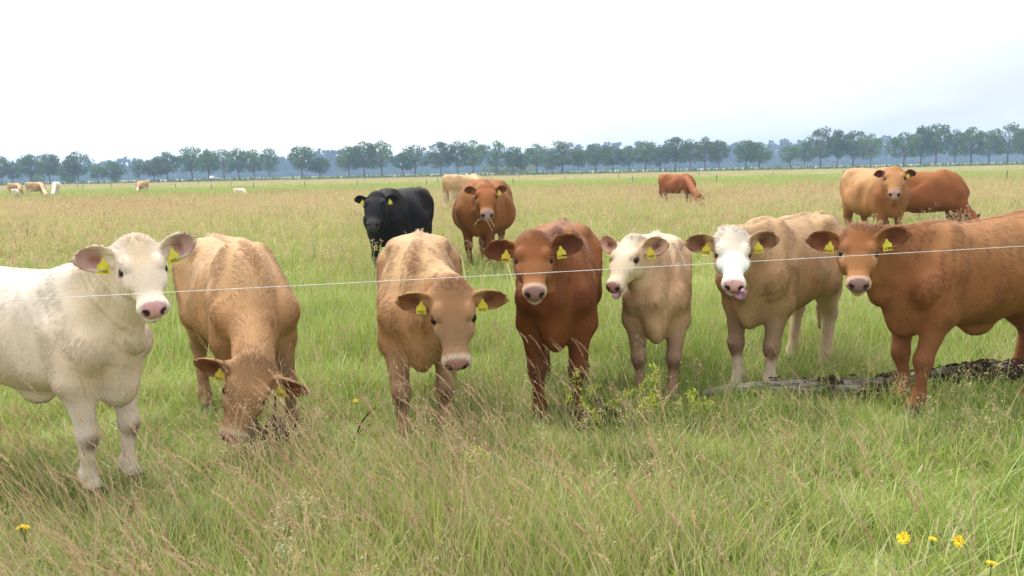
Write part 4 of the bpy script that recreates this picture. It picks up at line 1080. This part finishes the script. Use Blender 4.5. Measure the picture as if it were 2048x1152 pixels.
def yaw_to_cam(px, rel):
    return rel - math.degrees(math.atan2(px - 1024, FPX))
FRONT = 'calves lined up behind the wire'
BACK = 'grown cows standing behind the calves'
FAR = 'cattle grazing far out in the meadow'
gp = lambda px, py: on_ground(px, py)[:2]
HAIRN = 62000
def herd():
    make_cow('calf', 'creamy white calf standing side on at the left end of the wire', 'calf', FRONT, gp(230, 976), 71, 1.02,
             (at_depth(273, 497, 4.02), yaw_to_cam(281, 13), 44, 3), WHITE, tags=('44 858', '44 858'), seed=11, hair=HAIRN,
             legs={'FR': (-.05, 0.0), 'FL': (.0, 0), 'HL': (-.12, 0), 'HR': (-.16, 0)}, ears=((.28, .12), (.10, .12)), head_scale=1.0, hair_len=.95, hair_var=.075, belly=-.05)
    make_cow('calf', 'tan calf with its head down sniffing at the rotten stump', 'calf', FRONT, gp(525, 885), 30, 1.06,
             (at_depth(508, 733, 4.48), yaw_to_cam(500, -10), 72, 0), dict(TAN, face=(.40, .225, .11)), tags=('44 840', '44 840'), seed=12, hair=HAIRN,
             ears=((-.15, .05), (-.15, .05)), legs={'FR': (.02, 0), 'FL': (-.06, .09)}, fat=1.0, tilt=-19, head_scale=1.08, neck_fat=.78)
    make_cow('calf', 'tan calf lowering its head and looking forward, pale ring round its muzzle', 'calf', FRONT, gp(850, 888), 6, 1.05,
             (at_depth(903, 580, 4.62), yaw_to_cam(893, 6), 66, 4), dict(TAN, face=(.37, .205, .10), forehead=(.33, .17, .08), eyering=(.42, .26, .14), base=(.42, .225, .10)), tags=('44 857', '44 857'), seed=13, hair=HAIRN,
             ears=((-.12, .02), (-.05, .16)), legs={'FR': (.08, 0), 'FL': (-.04, 0)}, fat=.95, head_scale=1.13, ear_scale=.87)
    make_cow('calf', 'reddish brown calf facing the wire head on with a pale muzzle', 'calf', FRONT, gp(1115, 842), -6, 1.08,
             (at_depth(1066, 484, 5.05), yaw_to_cam(1066, 1), 42, 0), RED, tags=('44 837', '44 837'), seed=14, hair=HAIRN,
             ears=((.16, .14), (-.02, .20)), legs={'FR': (.03, .01), 'FL': (-.04, -.01)}, fat=.94)
    make_cow('calf', 'small cream calf turned aside with its tongue over its lip', 'calf', FRONT, gp(1312, 803), -10, .97,
             (at_depth(1264, 488, 5.60), yaw_to_cam(1256, -32), 44, 3), CREAM, tags=('44 870', None), seed=15, hair=HAIRN,
             ears=((.22, .16), (.32, .20)), head_scale=1.04, fat=.94,
             tongue=dict(pts=[(.36, .015, -.095), (.42, .02, -.100), (.458, .022, -.088), (.470, .015, -.070), (.462, .006, -.056)], r=[.023, .025, .022, .016, .010]))
    make_cow('calf', 'tan calf with a white face licking its nose', 'calf', FRONT, gp(1506, 784), -40, 1.08,
             (at_depth(1464, 474, 5.50), yaw_to_cam(1464, 4), 46, -1), PIED, tags=('44 857', '44 856'), seed=16, hair=HAIRN,
             ears=((.16, .16), (.0, .05)), legs={'HR': (-.06, 0), 'HL': (.06, 0.02)},
             tongue=dict(pts=[(.38, .010, -.098), (.452, .034, -.098), (.474, .064, -.080), (.474, .076, -.046), (.470, .060, -.018), (.470, .042, -.024)], r=[.019, .021, .019, .016, .013, .008]))
    make_cow('calf', 'red calf standing broadside over the log at the right end of the wire', 'calf', FRONT, gp(1822, 815), -74, 1.09,
             (at_depth(1716, 472, 5.30), yaw_to_cam(1724, 3), 42, 0), REDR, tags=('44 836', '44 836'), seed=17, hair=HAIRN,
             ears=((.28, .10), (.08, .08)), legs={'FR': (-.04, 0), 'FL': (.06, 0), 'HL': (.10, 0), 'HR': (-.06, 0)}, tiltz=.08, lenx=.90, belly=-.04)
    make_cow('cow', 'black cow with yellow ear tags standing behind the tan calf', 'cow', BACK, gp(772, 562), -19, 1.21,
             (at_depth(753, 392, 11.9), yaw_to_cam(753, -9), 38, 2), BLACK, tags=('', ''), adult=True, seed=21, fine=.010, coarse=.02, ears=((.02, .05), (.12, .05)), hair=6000, lenx=.92)
    make_cow('cow', 'reddish brown cow facing forward, chewing long grass stalks', 'cow', BACK, gp(958, 542), -8, 1.30,
             (at_depth(971, 376, 13.1), yaw_to_cam(971, 2), 36, 0), ORANGE, tags=('', None), adult=True, seed=22, fine=.010, coarse=.02, ears=((.22, .05), (.2, .05)), hair=6000, fat=1.2)
    make_cow('cow', 'light ginger cow with dark ears staring forward over the red calf', 'cow', BACK, gp(1778, 497), 4, 1.34,
             (at_depth(1790, 341, 15.1), yaw_to_cam(1790, 1), 36, 0), ORANGE2, tags=('', None), adult=True, seed=23, fine=.011, coarse=.021, ears=((.02, .05), (.02, .05)), hair=6000, fat=1.08)
    make_cow('cow', 'reddish brown cow grazing broadside behind the light ginger cow', 'cow', BACK, gp(1900, 476), 72, 1.27,
             (at_depth(1943, 428, 17.6), yaw_to_cam(1940, 60), 62, 0), REDG, adult=True, seed=24, fine=.013, coarse=.022, fat=1.05, ears=((.1, .05), (.1, .05)), hair=3000)
    make_cow('cow', 'fawn cow with pale horns seen from behind, beyond the reddish brown cow', 'cow', BACK, gp(958, 424), 125, 1.33,
             (at_depth(974, 374, 31.0), 100, 40, 0), FARTAN, adult=True, seed=25, fine=.018, coarse=.026, horns=True, fat=1.05)
    make_cow('cow', 'reddish brown cow grazing alone in the middle of the meadow', 'cow', FAR, gp(1378, 411), 50, 1.18,
             (at_depth(1400, 391, 33.0), 55, 62, 0), REDG, adult=True, seed=26, fine=.018, coarse=.026, fat=1.1)
    far = dict(adult=True, fine=.03, coarse=.034, parts=False)
    make_cow('cow', 'pale cow seen from behind at the far left, a calf beside it', 'cow', FAR, gp(41, 394), 170, 1.20, (at_depth(40, 378, 81), 170, 40, 0), FARTAN, seed=31, **far)
    make_cow('calf', 'whitish calf seen from behind beside the leftmost far cow', 'calf', FAR, gp(36, 397), 185, .78, (at_depth(35, 386, 77), 180, 40, 0), FARWHITE, seed=32, **far)
    make_cow('cow', 'fawn cow grazing with its rear turned, dark tail hanging', 'cow', FAR, gp(86, 394), 150, 1.28, (at_depth(95, 389, 73), 120, 65, 0), FARTAN, seed=33, fat=1.1, **far)
    make_cow('cow', 'whitish cow grazing nose to nose with the fawn cow', 'cow', FAR, gp(112, 391), 218, 1.24, (at_depth(103, 387, 77), 250, 65, 0), FARWHITE, seed=34, fat=1.05, **far)
    make_cow('cow', 'fawn cow grazing broadside in front of the roadside oaks, far left', 'cow', FAR, gp(278, 387), -118, 1.16, (at_depth(273, 382, 88), -100, 65, 0), FARTAN, seed=35, fat=1.15, **far)
    make_cow('calf', 'white calf lying down in the distant grass', 'calf', FAR, gp(489, 391), 75, .85, (at_depth(492, 385.5, 70), 70, 30, 0), FARWHITE, seed=36, fine=.03, coarse=.034, parts=False, lying=True)
herd()

# ================================================================ wire, log, stump, weeds, flowers
def near_things():
    rs = np.random.RandomState(9)
    # polywire strand
    a = at_depth(0, 598, 3.55); b = at_depth(2048, 489.5, 4.55); d = (b - a); a2 = a - d * .35; b2 = b + d * .35
    n = 700; L_ = np.linalg.norm(b2 - a2); dd = (b2 - a2) / L_; s1 = nrm(np.cross(dd, [0, 0, 1])); s2 = np.cross(dd, s1)
    WIRE, nt, bb = principled('white_polywire', (.80, .79, .80), .5, .4); speckle(nt, bb, 120, (.62, .62, .64), (.88, .87, .87))
    w = empty('fence_wire', tuple(a2)); tag(w, 'white twisted electric fence strand strung in front of the calves', 'fence wire')
    for k in range(3):
        P = []; 
        for i in range(n):
            t = i / (n - 1); sag = -.012 * sin(pi * t); ph = t * L_ / .034 * 2 * pi + k * 2.094
            P.append(dd * L_ * t + np.array([0, 0, sag]) + (s1 * cos(ph) + s2 * sin(ph)) * .0008)
        V, F = tube_mesh([(P, [.00085] * n)], 4); link('strand', mesh_np('strand', V, F), w, WIRE)
    POST = bark_material('near_post_wood', (.10, .08, .06), (.22, .18, .14), 20)
    for e, lb in ((a2, 'left'), (b2, 'right')):
        V, F = tube_mesh([([(0, .045, -.2), (0, .045, .7), (0, .045, 1.32), (0, .045, 1.34)], [.04, .038, .036, .02])], 10)
        o = link('end_post', mesh_np('end_post', V, F), None, POST); o.location = (e[0], e[1], 0); tag(o, 'wooden post holding the %s end of the white strand' % lb, 'post')
        V, F = tube_mesh([([(0, .05, e[2]), (0, 0.0, e[2])], [.012, .012])], 8); link('insulator', mesh_np('insulator', V, F), o, POST)
    # fallen log
    LOGM, nt, bb = principled('weathered_pine_log', rough=.92, spec=.1)
    N, L = nt.nodes.new, nt.links.new
    tc = N('ShaderNodeTexCoord'); mp = N('ShaderNodeMapping'); mp.inputs['Scale'].default_value = (1.2, 12, 12); L(tc.outputs['Object'], mp.inputs['Vector'])
    nz = N('ShaderNodeTexNoise'); nz.inputs['Scale'].default_value = 3; nz.inputs['Detail'].default_value = 8; nz.inputs['Roughness'].default_value = .7; L(mp.outputs['Vector'], nz.inputs['Vector'])
    cr = N('ShaderNodeValToRGB'); E = cr.color_ramp; E.elements[0].position = .36; E.elements[0].color = (.030, .022, .017, 1); E.elements[1].position = .64; E.elements[1].color = (.50, .47, .42, 1); e = E.elements.new(.5); e.color = (.15, .115, .09, 1)
    sx = N('ShaderNodeSeparateXYZ'); L(tc.outputs['Object'], sx.inputs[0]); mr = N('ShaderNodeMapRange'); mr.inputs['From Min'].default_value = .3; mr.inputs['From Max'].default_value = 1.7; mr.inputs['To Min'].default_value = .09; mr.inputs['To Max'].default_value = -.05; L(sx.outputs['X'], mr.inputs['Value'])
    ad = N('ShaderNodeMath'); ad.operation = 'ADD'; L(nz.outputs['Fac'], ad.inputs[0]); L(mr.outputs['Result'], ad.inputs[1]); L(ad.outputs[0], cr.inputs['Fac']); L(cr.outputs['Color'], bb.inputs['Base Color']); bp = N('ShaderNodeBump'); bp.inputs['Strength'].default_value = 1; bp.inputs['Distance'].default_value = .02; L(nz.outputs['Fac'], bp.inputs['Height']); L(bp.outputs['Normal'], bb.inputs['Normal'])
    BARKM, nt2, b2_ = principled('dark_peeling_bark', rough=.95, spec=.08); speckle(nt2, b2_, 22, (.035, .022, .016), (.16, .095, .065), detail=7, bump=1, bdist=.015)
    A = at_depth(1405, 806, 5.72); B = at_depth(2075, 770, 5.84); A[2] = .035; B[2] = .10
    dx = B - A; Ln = np.linalg.norm(dx); root = empty('fallen_log', (A[0], A[1], 0), math.atan2(dx[1], dx[0]))
    tag(root, 'weathered fallen log with dark bark lying in the grass under the red calf', 'log')
    nl, ns = 90, 22; V = []
    tt = np.linspace(0, 1, nl)
    for i, t in enumerate(tt):
        r = .030 + .066 * t ** .8; cz = .045 + (.100 - .045) * t + .012 * sin(t * 9); cy = .02 * sin(t * 7 + 1)
        for k in range(ns):
            an = 2 * pi * k / ns; rr = r * (1 + .16 * sin(an * 3 + t * 14) + .10 * sin(an * 7 - t * 31) + .09 * rs.normal()) * (1 if 0 < i < nl - 1 else .55)
            V.append((t * Ln, cy + rr * cos(an), cz + rr * sin(an) * .92))
    F = [(i * ns + k, i * ns + (k + 1) % ns, (i + 1) * ns + (k + 1) % ns, (i + 1) * ns + k) for i in range(nl - 1) for k in range(ns)]
    link('trunk', mesh_np('trunk', np.array(V), F), root, LOGM)
    for q in range(66):                                                    # bark plates still clinging, thicker end mostly
        t = .16 + .83 * rs.rand() ** .55; an = rs.rand() * pi * 1.15 - .1; r = .030 + .066 * t ** .8 + .003
        cz = .045 + .055 * t + .012 * sin(t * 9); cy = .02 * sin(t * 7 + 1)
        lx, la = .04 + .10 * rs.rand(), .25 + .5 * rs.rand(); bm = bmesh.new(); g = {}
        for iu in range(5):
            for iv in range(4):
                u_ = iu / 4 - .5; v_ = iv / 3 - .5
                aa = -an + v_ * la + pi; edge = max(abs(u_), abs(v_)) * 2
                ro = r + .010 + .012 * rs.rand() + .014 * edge * rs.rand()
                g[iu, iv] = bm.verts.new((t * Ln + u_ * lx * (1 + .3 * rs.normal() * .4), cy + ro * cos(aa), cz + ro * abs(sin(aa)) * .95 if sin(aa) > 0 else cz + ro * sin(aa) * .95))
        for iu in range(4):
            for iv in range(3): bm.faces.new((g[iu, iv], g[iu + 1, iv], g[iu + 1, iv + 1], g[iu, iv + 1]))
        ex = bmesh.ops.solidify(bm, geom=bm.faces[:], thickness=.008)
        me = bpy.data.meshes.new('bark_plate'); bm.to_mesh(me); bm.free(); link('bark_plate', me, root, BARKM)
    for t, ln, az, el in ((.30, .05, 1.2, .9), (.55, .06, .6, .6)):
        p = np.array([t * Ln, 0, .05 + .12 * t]); q = p + ln * np.array([cos(az) * .5, sin(az) * .4, sin(el)])
        V, F = tube_mesh([([p, (p + q) / 2 + rs.normal(size=3) * .008, q], [.03, .024, .012])], 8); link('branch_stub', mesh_np('branch_stub', V, F), root, BARKM)
    # rotten stump under the grazing calf's nose
    ROT, nt3, b3 = principled('rotten_wood', rough=.95, spec=.05); speckle(nt3, b3, 14, (.045, .034, .028), (.30, .25, .20), detail=8, bump=1, bdist=.02, p0=.4, p1=.75)
    g0 = on_ground(525, 905); st = empty('tree_stump', (g0[0], g0[1], 0)); tag(st, 'dark rotten stump in the grass under the muzzle of the sniffing calf', 'stump')
    V = []; nl, ns = 16, 30
    for i in range(nl):
        z = .15 * i / (nl - 2) if i < nl - 1 else .11
        for k in range(ns):
            an = 2 * pi * k / ns; rr = (.115 - .16 * z + .02 * sin(an * 3 + 1) + .014 * sin(an * 8 + z * 20) + .008 * rs.normal()) * (1.35 if i == 0 else 1) * (.30 if i == nl - 1 else 1)
            V.append((rr * cos(an) * 1.25, rr * sin(an), z + (.05 * sin(an * 2 + .7) + .035 * rs.rand()) * (i / nl) ** 2))
    F = [(i * ns + k, i * ns + (k + 1) % ns, (i + 1) * ns + (k + 1) % ns, (i + 1) * ns + k) for i in range(nl - 1) for k in range(ns)] + []
    V.append((0, 0, .105)); c = len(V) - 1
    me = mesh_np('stump_wood', np.array(V), F); link('stump_wood', me, st, ROT)
    for x, y, h, l in ((.07, -.02, .34, .03), (.12, .0, .36, .07), (-.01, .03, .27, -.05), (.15, -.03, .22, .08)):
        V, F = tube_mesh([([(x, y, .05), (x + l * .4, y, h * .55), (x + l, y + .01, h)], [.012, .010, .006])], 7); link('twig', mesh_np('twig', V, F), st, ROT)
    # more rotten wood by the yellow weeds
    g0 = on_ground(1195, 858); st = empty('rotten_root', (g0[0], g0[1], 0), .4); tag(st, 'dark broken root half hidden behind the yellow weeds', 'root')
    for (p, q, r) in (((-.16, 0, .02), (.10, .02, .10), .035), ((.02, 0, .05), (.05, .02, .19), .022), ((-.05, .02, .05), (-.12, -.02, .13), .02), ((.08, 0, .08), (.2, .03, .05), .025)):
        p, q = np.array(p), np.array(q); P = [p + (q - p) * t + rs.normal(size=3) * .012 for t in np.linspace(0, 1, 6)]
        V, F = tube_mesh([(P, [r * (1 - .4 * t) * (1 + .2 * rs.normal()) for t in np.linspace(0, 1, 6)])], 9); link('root_limb', mesh_np('root_limb', V, F), st, ROT)
    # two arching dead twigs
    DARK, _, _ = principled('dead_black_twig', (.018, .014, .012), .7)
    for i, (pts, lb) in enumerate(((((702, 885), (712, 858), (728, 830), (752, 815)), 'upper'), (((700, 890), (708, 872), (724, 856), (744, 847)), 'lower'))):
        P = np.array([at_depth(x, y, 4.75 + .03 * i) for x, y in pts]); P[0][2] = 0; 
        o = empty('dead_twig', tuple(P[0])); tag(o, '%s of two black dead twigs arching out of the grass' % lb, 'twig', 'two arching dead twigs')
        P = P - P[0]; Pd = [P[0] * (1-t)**3 + 3*P[1]*t*(1-t)**2 + 3*P[2]*t*t*(1-t) + P[3]*t**3 for t in np.linspace(0, 1, 14)]
        V, F = tube_mesh([(Pd, list(np.linspace(.0055, .0035, 14) * (1 + .15 * rs.normal(size=14))))], 6); link('stalk', mesh_np('stalk', V, F), o, DARK)
    # yellow flowering weeds (bedstraw like)
    STEM, _, _ = principled('weed_stem', (.20, .27, .07), .7, .2)
    BLOOM, nt4, b4 = principled('yellow_green_bloom', rough=.8, spec=.1); speckle(nt4, b4, 60, (.50, .58, .08), (.70, .72, .14))
    weeds = [(1158, 742, 872, 'tallest yellow weed beside the hoof of the reddish calf'), (1172, 770, 868, 'yellow weed leaning out from the root beside the reddish calf'), (1222, 778, 862, 'thin yellow weed over the broken root'),
             (1288, 728, 858, 'arching yellow weed in front of the small cream calf leg'), (1305, 755, 852, 'bushy yellow weed between the legs of the small cream calf'), (1362, 782, 850, 'yellow weed right of the small cream calf'),
             (1392, 802, 850, 'yellow weed at the thin tip of the log'), (1262, 795, 872, 'low yellow weed under the small cream calf'), (1186, 820, 890, 'low yellow weed in front of the broken root'),
             (945, 892, 985, 'lone yellow weed in the grass below the lowered calf head'), (975, 905, 985, 'short yellow weed right of the lone weed below the calf'), (1330, 790, 862, 'short yellow weed behind the bushy one under the cream calf')]
    for px, ty, by, lb in weeds:
        g = on_ground(px + rs.normal() * 6, by); h = at_depth(px, ty, g[1])[2] + .02
        o = empty('yellow_weed', (g[0], g[1], 0), 0); tag(o, lb, 'weed', 'yellow flowering weeds along the wire')
        lean = rs.normal() * .06
        P = [np.array([lean * t * t + (.05 * t ** 6), rs.normal() * .003, h * t - .03 * t ** 6]) for t in np.linspace(0, 1, 9)]
        segs = [(P, list(np.linspace(.0026, .0012, 9)))]; S = Strips()
        for k in range(13):
            t = .45 + .55 * k / 12; i = min(int(t * 8), 7); c = P[i] + (P[i + 1] - P[i]) * (t * 8 - i); az = rs.rand() * 6.28; ln = (.055 * (1.15 - t) + .012) * (.7 + .6 * rs.rand())
            e = c + np.array([cos(az) * ln, sin(az) * ln, .3 * ln]); segs.append(([c, (c + e) / 2, e], [.0012, .001, .0007]))
            for q in range(14):
                cc = e + rs.normal(size=3) * .0105; aa = rs.normal(size=3); aa = nrm(aa) * .0060; bb_ = nrm(np.cross(aa, rs.normal(size=3))) * .004
                S.leaf(cc, aa, bb_, (.5, .5, .1), (.5, .5, .1))
        V, F = tube_mesh(segs, 5); link('stem', mesh_np('stem', V, F), o, STEM)
        fm = S.mesh('blossom', BLOOM); fm.materials.clear(); fm.materials.append(BLOOM); link('blossom', fm, o)
    # yellow composite flowers
    PETAL, nt5, b5 = principled('yellow_petal', rough=.6, spec=.2); speckle(nt5, b5, 60, (.78, .48, .01), (.88, .66, .03))
    DISC, _, _ = principled('orange_disc', (.55, .26, .02), .8)
    SEPAL, _, _ = principled('green_sepal', (.16, .20, .07), .7)
    flowers = [(1808, 1077, 3.05, .021, (-.55, -.5, .62), 'largest yellow flower in the right foreground'), (1865, 1079, 3.12, .014, (.15, -.15, .95), 'small half closed yellow flower between two open ones'), (1918, 1082, 3.02, .019, (-.7, -.45, .35), 'yellow flower with curved stalk turned to the left'),
               (1983, 1128, 2.85, .017, (.1, .05, 1), 'lowest yellow flower in the right corner'), (41, 1055, 3.3, .014, (-.2, -.2, .9), 'left yellow flower of the pair in the left foreground'), (52, 1055, 3.32, .013, (.3, -.1, .9), 'right yellow flower of the pair in the left foreground'), (711, 802, 5.3, .014, (0, -.5, .8), 'small orange yellow flower left of the lowered calf legs')]
    for px, py, D, r, nv, lb in flowers:
        p = at_depth(px, py, D); n = nrm(nv); o = empty('yellow_flower', (p[0], p[1], 0)); tag(o, lb, 'flower', 'yellow flowers in the grass')
        z = max(p[2], .12); hd_ = np.array([0, 0, z]); a1 = nrm(np.cross(n, [.2, .9, .1])); a2_ = np.cross(n, a1)
        st0 = np.array([-n[0] * .08, .02, 0]); P = [st0 * (1-t)**2 + 2 * t * (1 - t) * (hd_ - n * .10) + hd_ * t * t for t in np.linspace(0, 1, 10)]
        V, F = tube_mesh([(P, [.0022] * 9 + [.003])], 6); link('stem', mesh_np('stem', V, F), o, SEPAL)
        V, F = tube_mesh([([hd_ - n * .012, hd_ - n * .006, hd_ + n * .001], [.003, r * .34, r * .40])], 10); link('sepal_cup', mesh_np('sepal_cup', V, F), o, SEPAL)
        for ring, (k, ln, up) in enumerate(((16, 1.0, .28), (12, .62, .55))):
            for i in range(k):
                an = 2 * pi * i / k + ring * .2 + rs.normal() * .05; dr = a1 * cos(an) + a2_ * sin(an); tn = -a1 * sin(an) + a2_ * cos(an); u_ = up + rs.normal() * .08; l2 = r * ln * (.9 + .2 * rs.rand())
                p0 = hd_ + dr * r * .2 + n * .002 * ring; p1 = p0 + (dr + n * u_) * l2 * .55; p2 = p0 + (dr + n * u_ * .8) * l2; w0 = r * .11
                V = [p0 - tn * w0 * .6, p0 + tn * w0 * .6, p1 + tn * w0 * 1.2 + n * .0006, p2 + tn * w0 * .8, p2 - tn * w0 * .8, p1 - tn * w0 * 1.2 + n * .0006]
                V = V + [v - n * .0006 for v in V]
                me = mesh_np('petal', np.array(V), [(0, 1, 2, 5), (5, 2, 3, 4), (6, 11, 8, 7), (11, 10, 9, 8)]); link('petal', me, o, PETAL)
        V, F = tube_mesh([([hd_ + n * .001, hd_ + n * .004, hd_ + n * .0055], [r * .30, r * .24, r * .05])], 10); link('flower_disc', mesh_np('flower_disc', V, F), o, DISC)
    # pale downy heads standing in the foreground
    DOWN, nt6, b6 = principled('grey_green_down', rough=.9, spec=.05); speckle(nt6, b6, 80, (.34, .40, .30), (.62, .66, .56))
    heads = [(577, 1085, 1150, 3.1, 'grey green downy stalk in the left foreground'), (1062, 1060, 1120, 3.25, 'grey green downy stalk in the middle foreground'), (1046, 985, 1060, 3.7, 'small pale seed stalk standing in the middle foreground'), (1000, 905, 985, 4.3, 'pale cream seed head left of the reddish calf, low in the grass')]
    for px, ty, by, D, lb in heads:
        g = at_depth(px, by, D); h = max(at_depth(px, ty, D)[2], .14); o = empty('downy_stalk', (g[0], D, 0)); tag(o, lb, 'weed', 'downy stalks in the foreground')
        V, F = tube_mesh([([(0, 0, 0), (-.01, 0, h * .5), (-.03, 0, h)], [.0025, .002, .001])], 5); link('stem', mesh_np('stem', V, F), o, STEM)
        S = Strips()
        for k in range(60):
            t = 1 - .45 * rs.rand(); c = np.array([-.03 * t * t, 0, h * t]) + rs.normal(size=3) * np.array([.007, .007, .006]); aa = nrm(rs.normal(size=3) + np.array([0, 0, 1])) * .009; bb_ = nrm(np.cross(aa, rs.normal(size=3))) * .0035
            S.leaf(c, aa, bb_, (.5, .5, .4), (.5, .5, .4))
        fm = S.mesh('seed_head', DOWN); fm.materials.clear(); fm.materials.append(DOWN); link('seed_head', fm, o)
    # grass stalks hanging from the chewing cow's mouth
    STRAWM, _, _ = principled('pale_straw', (.62, .54, .32), .7, .2)
    for (x0, y0, x1, y1), lb in (((963, 438, 950, 448), 'pale stalk sticking out left of the chewing cow mouth'), ((972, 440, 984, 460), 'long pale stalk hanging down from the chewing cow mouth'), ((979, 440, 988, 452), 'short pale stalk hanging right of the chewing cow mouth')):
        a, b = at_depth(x0, y0, 12.62), at_depth(x1, y1, 12.5); o = empty('grass_stalk', tuple(a)); tag(o, lb, 'grass stalk', 'stalks in the chewing cow mouth'); d = b - a
        V, F = tube_mesh([([d * 0, d * .5 + np.array([0, 0, .02]), d], [.0020, .0018, .0014])], 5); link('stem', mesh_np('stem', V, F), o, STRAWM)
        V, F = tube_mesh([([d * .93, d, d * 1.08], [.0016, .0035, .001])], 5); link('seed_head', mesh_np('seed_head', V, F), o, STRAWM)
near_things()
# ================================================================ haze
def haze():
    bm = bmesh.new(); bmesh.ops.create_cube(bm, size=1.0)
    me = bpy.data.meshes.new('haze'); bm.to_mesh(me); bm.free()
    o = link('haze', me); o.scale = (2900, 2900, 39); o.location = (0, 0, 18.4)
    m = bpy.data.materials.new('haze'); m.use_nodes = True; nt = m.node_tree; nt.nodes.clear()
    out = nt.nodes.new('ShaderNodeOutputMaterial'); v = nt.nodes.new('ShaderNodeVolumePrincipled')
    v.inputs['Color'].default_value = (.42, .61, 1.0, 1); v.inputs['Density'].default_value = .0006; v.inputs['Anisotropy'].default_value = 0.0
    nt.links.new(v.outputs[0], out.inputs['Volume']); me.materials.append(m); o['kind'] = 'stuff'
haze()
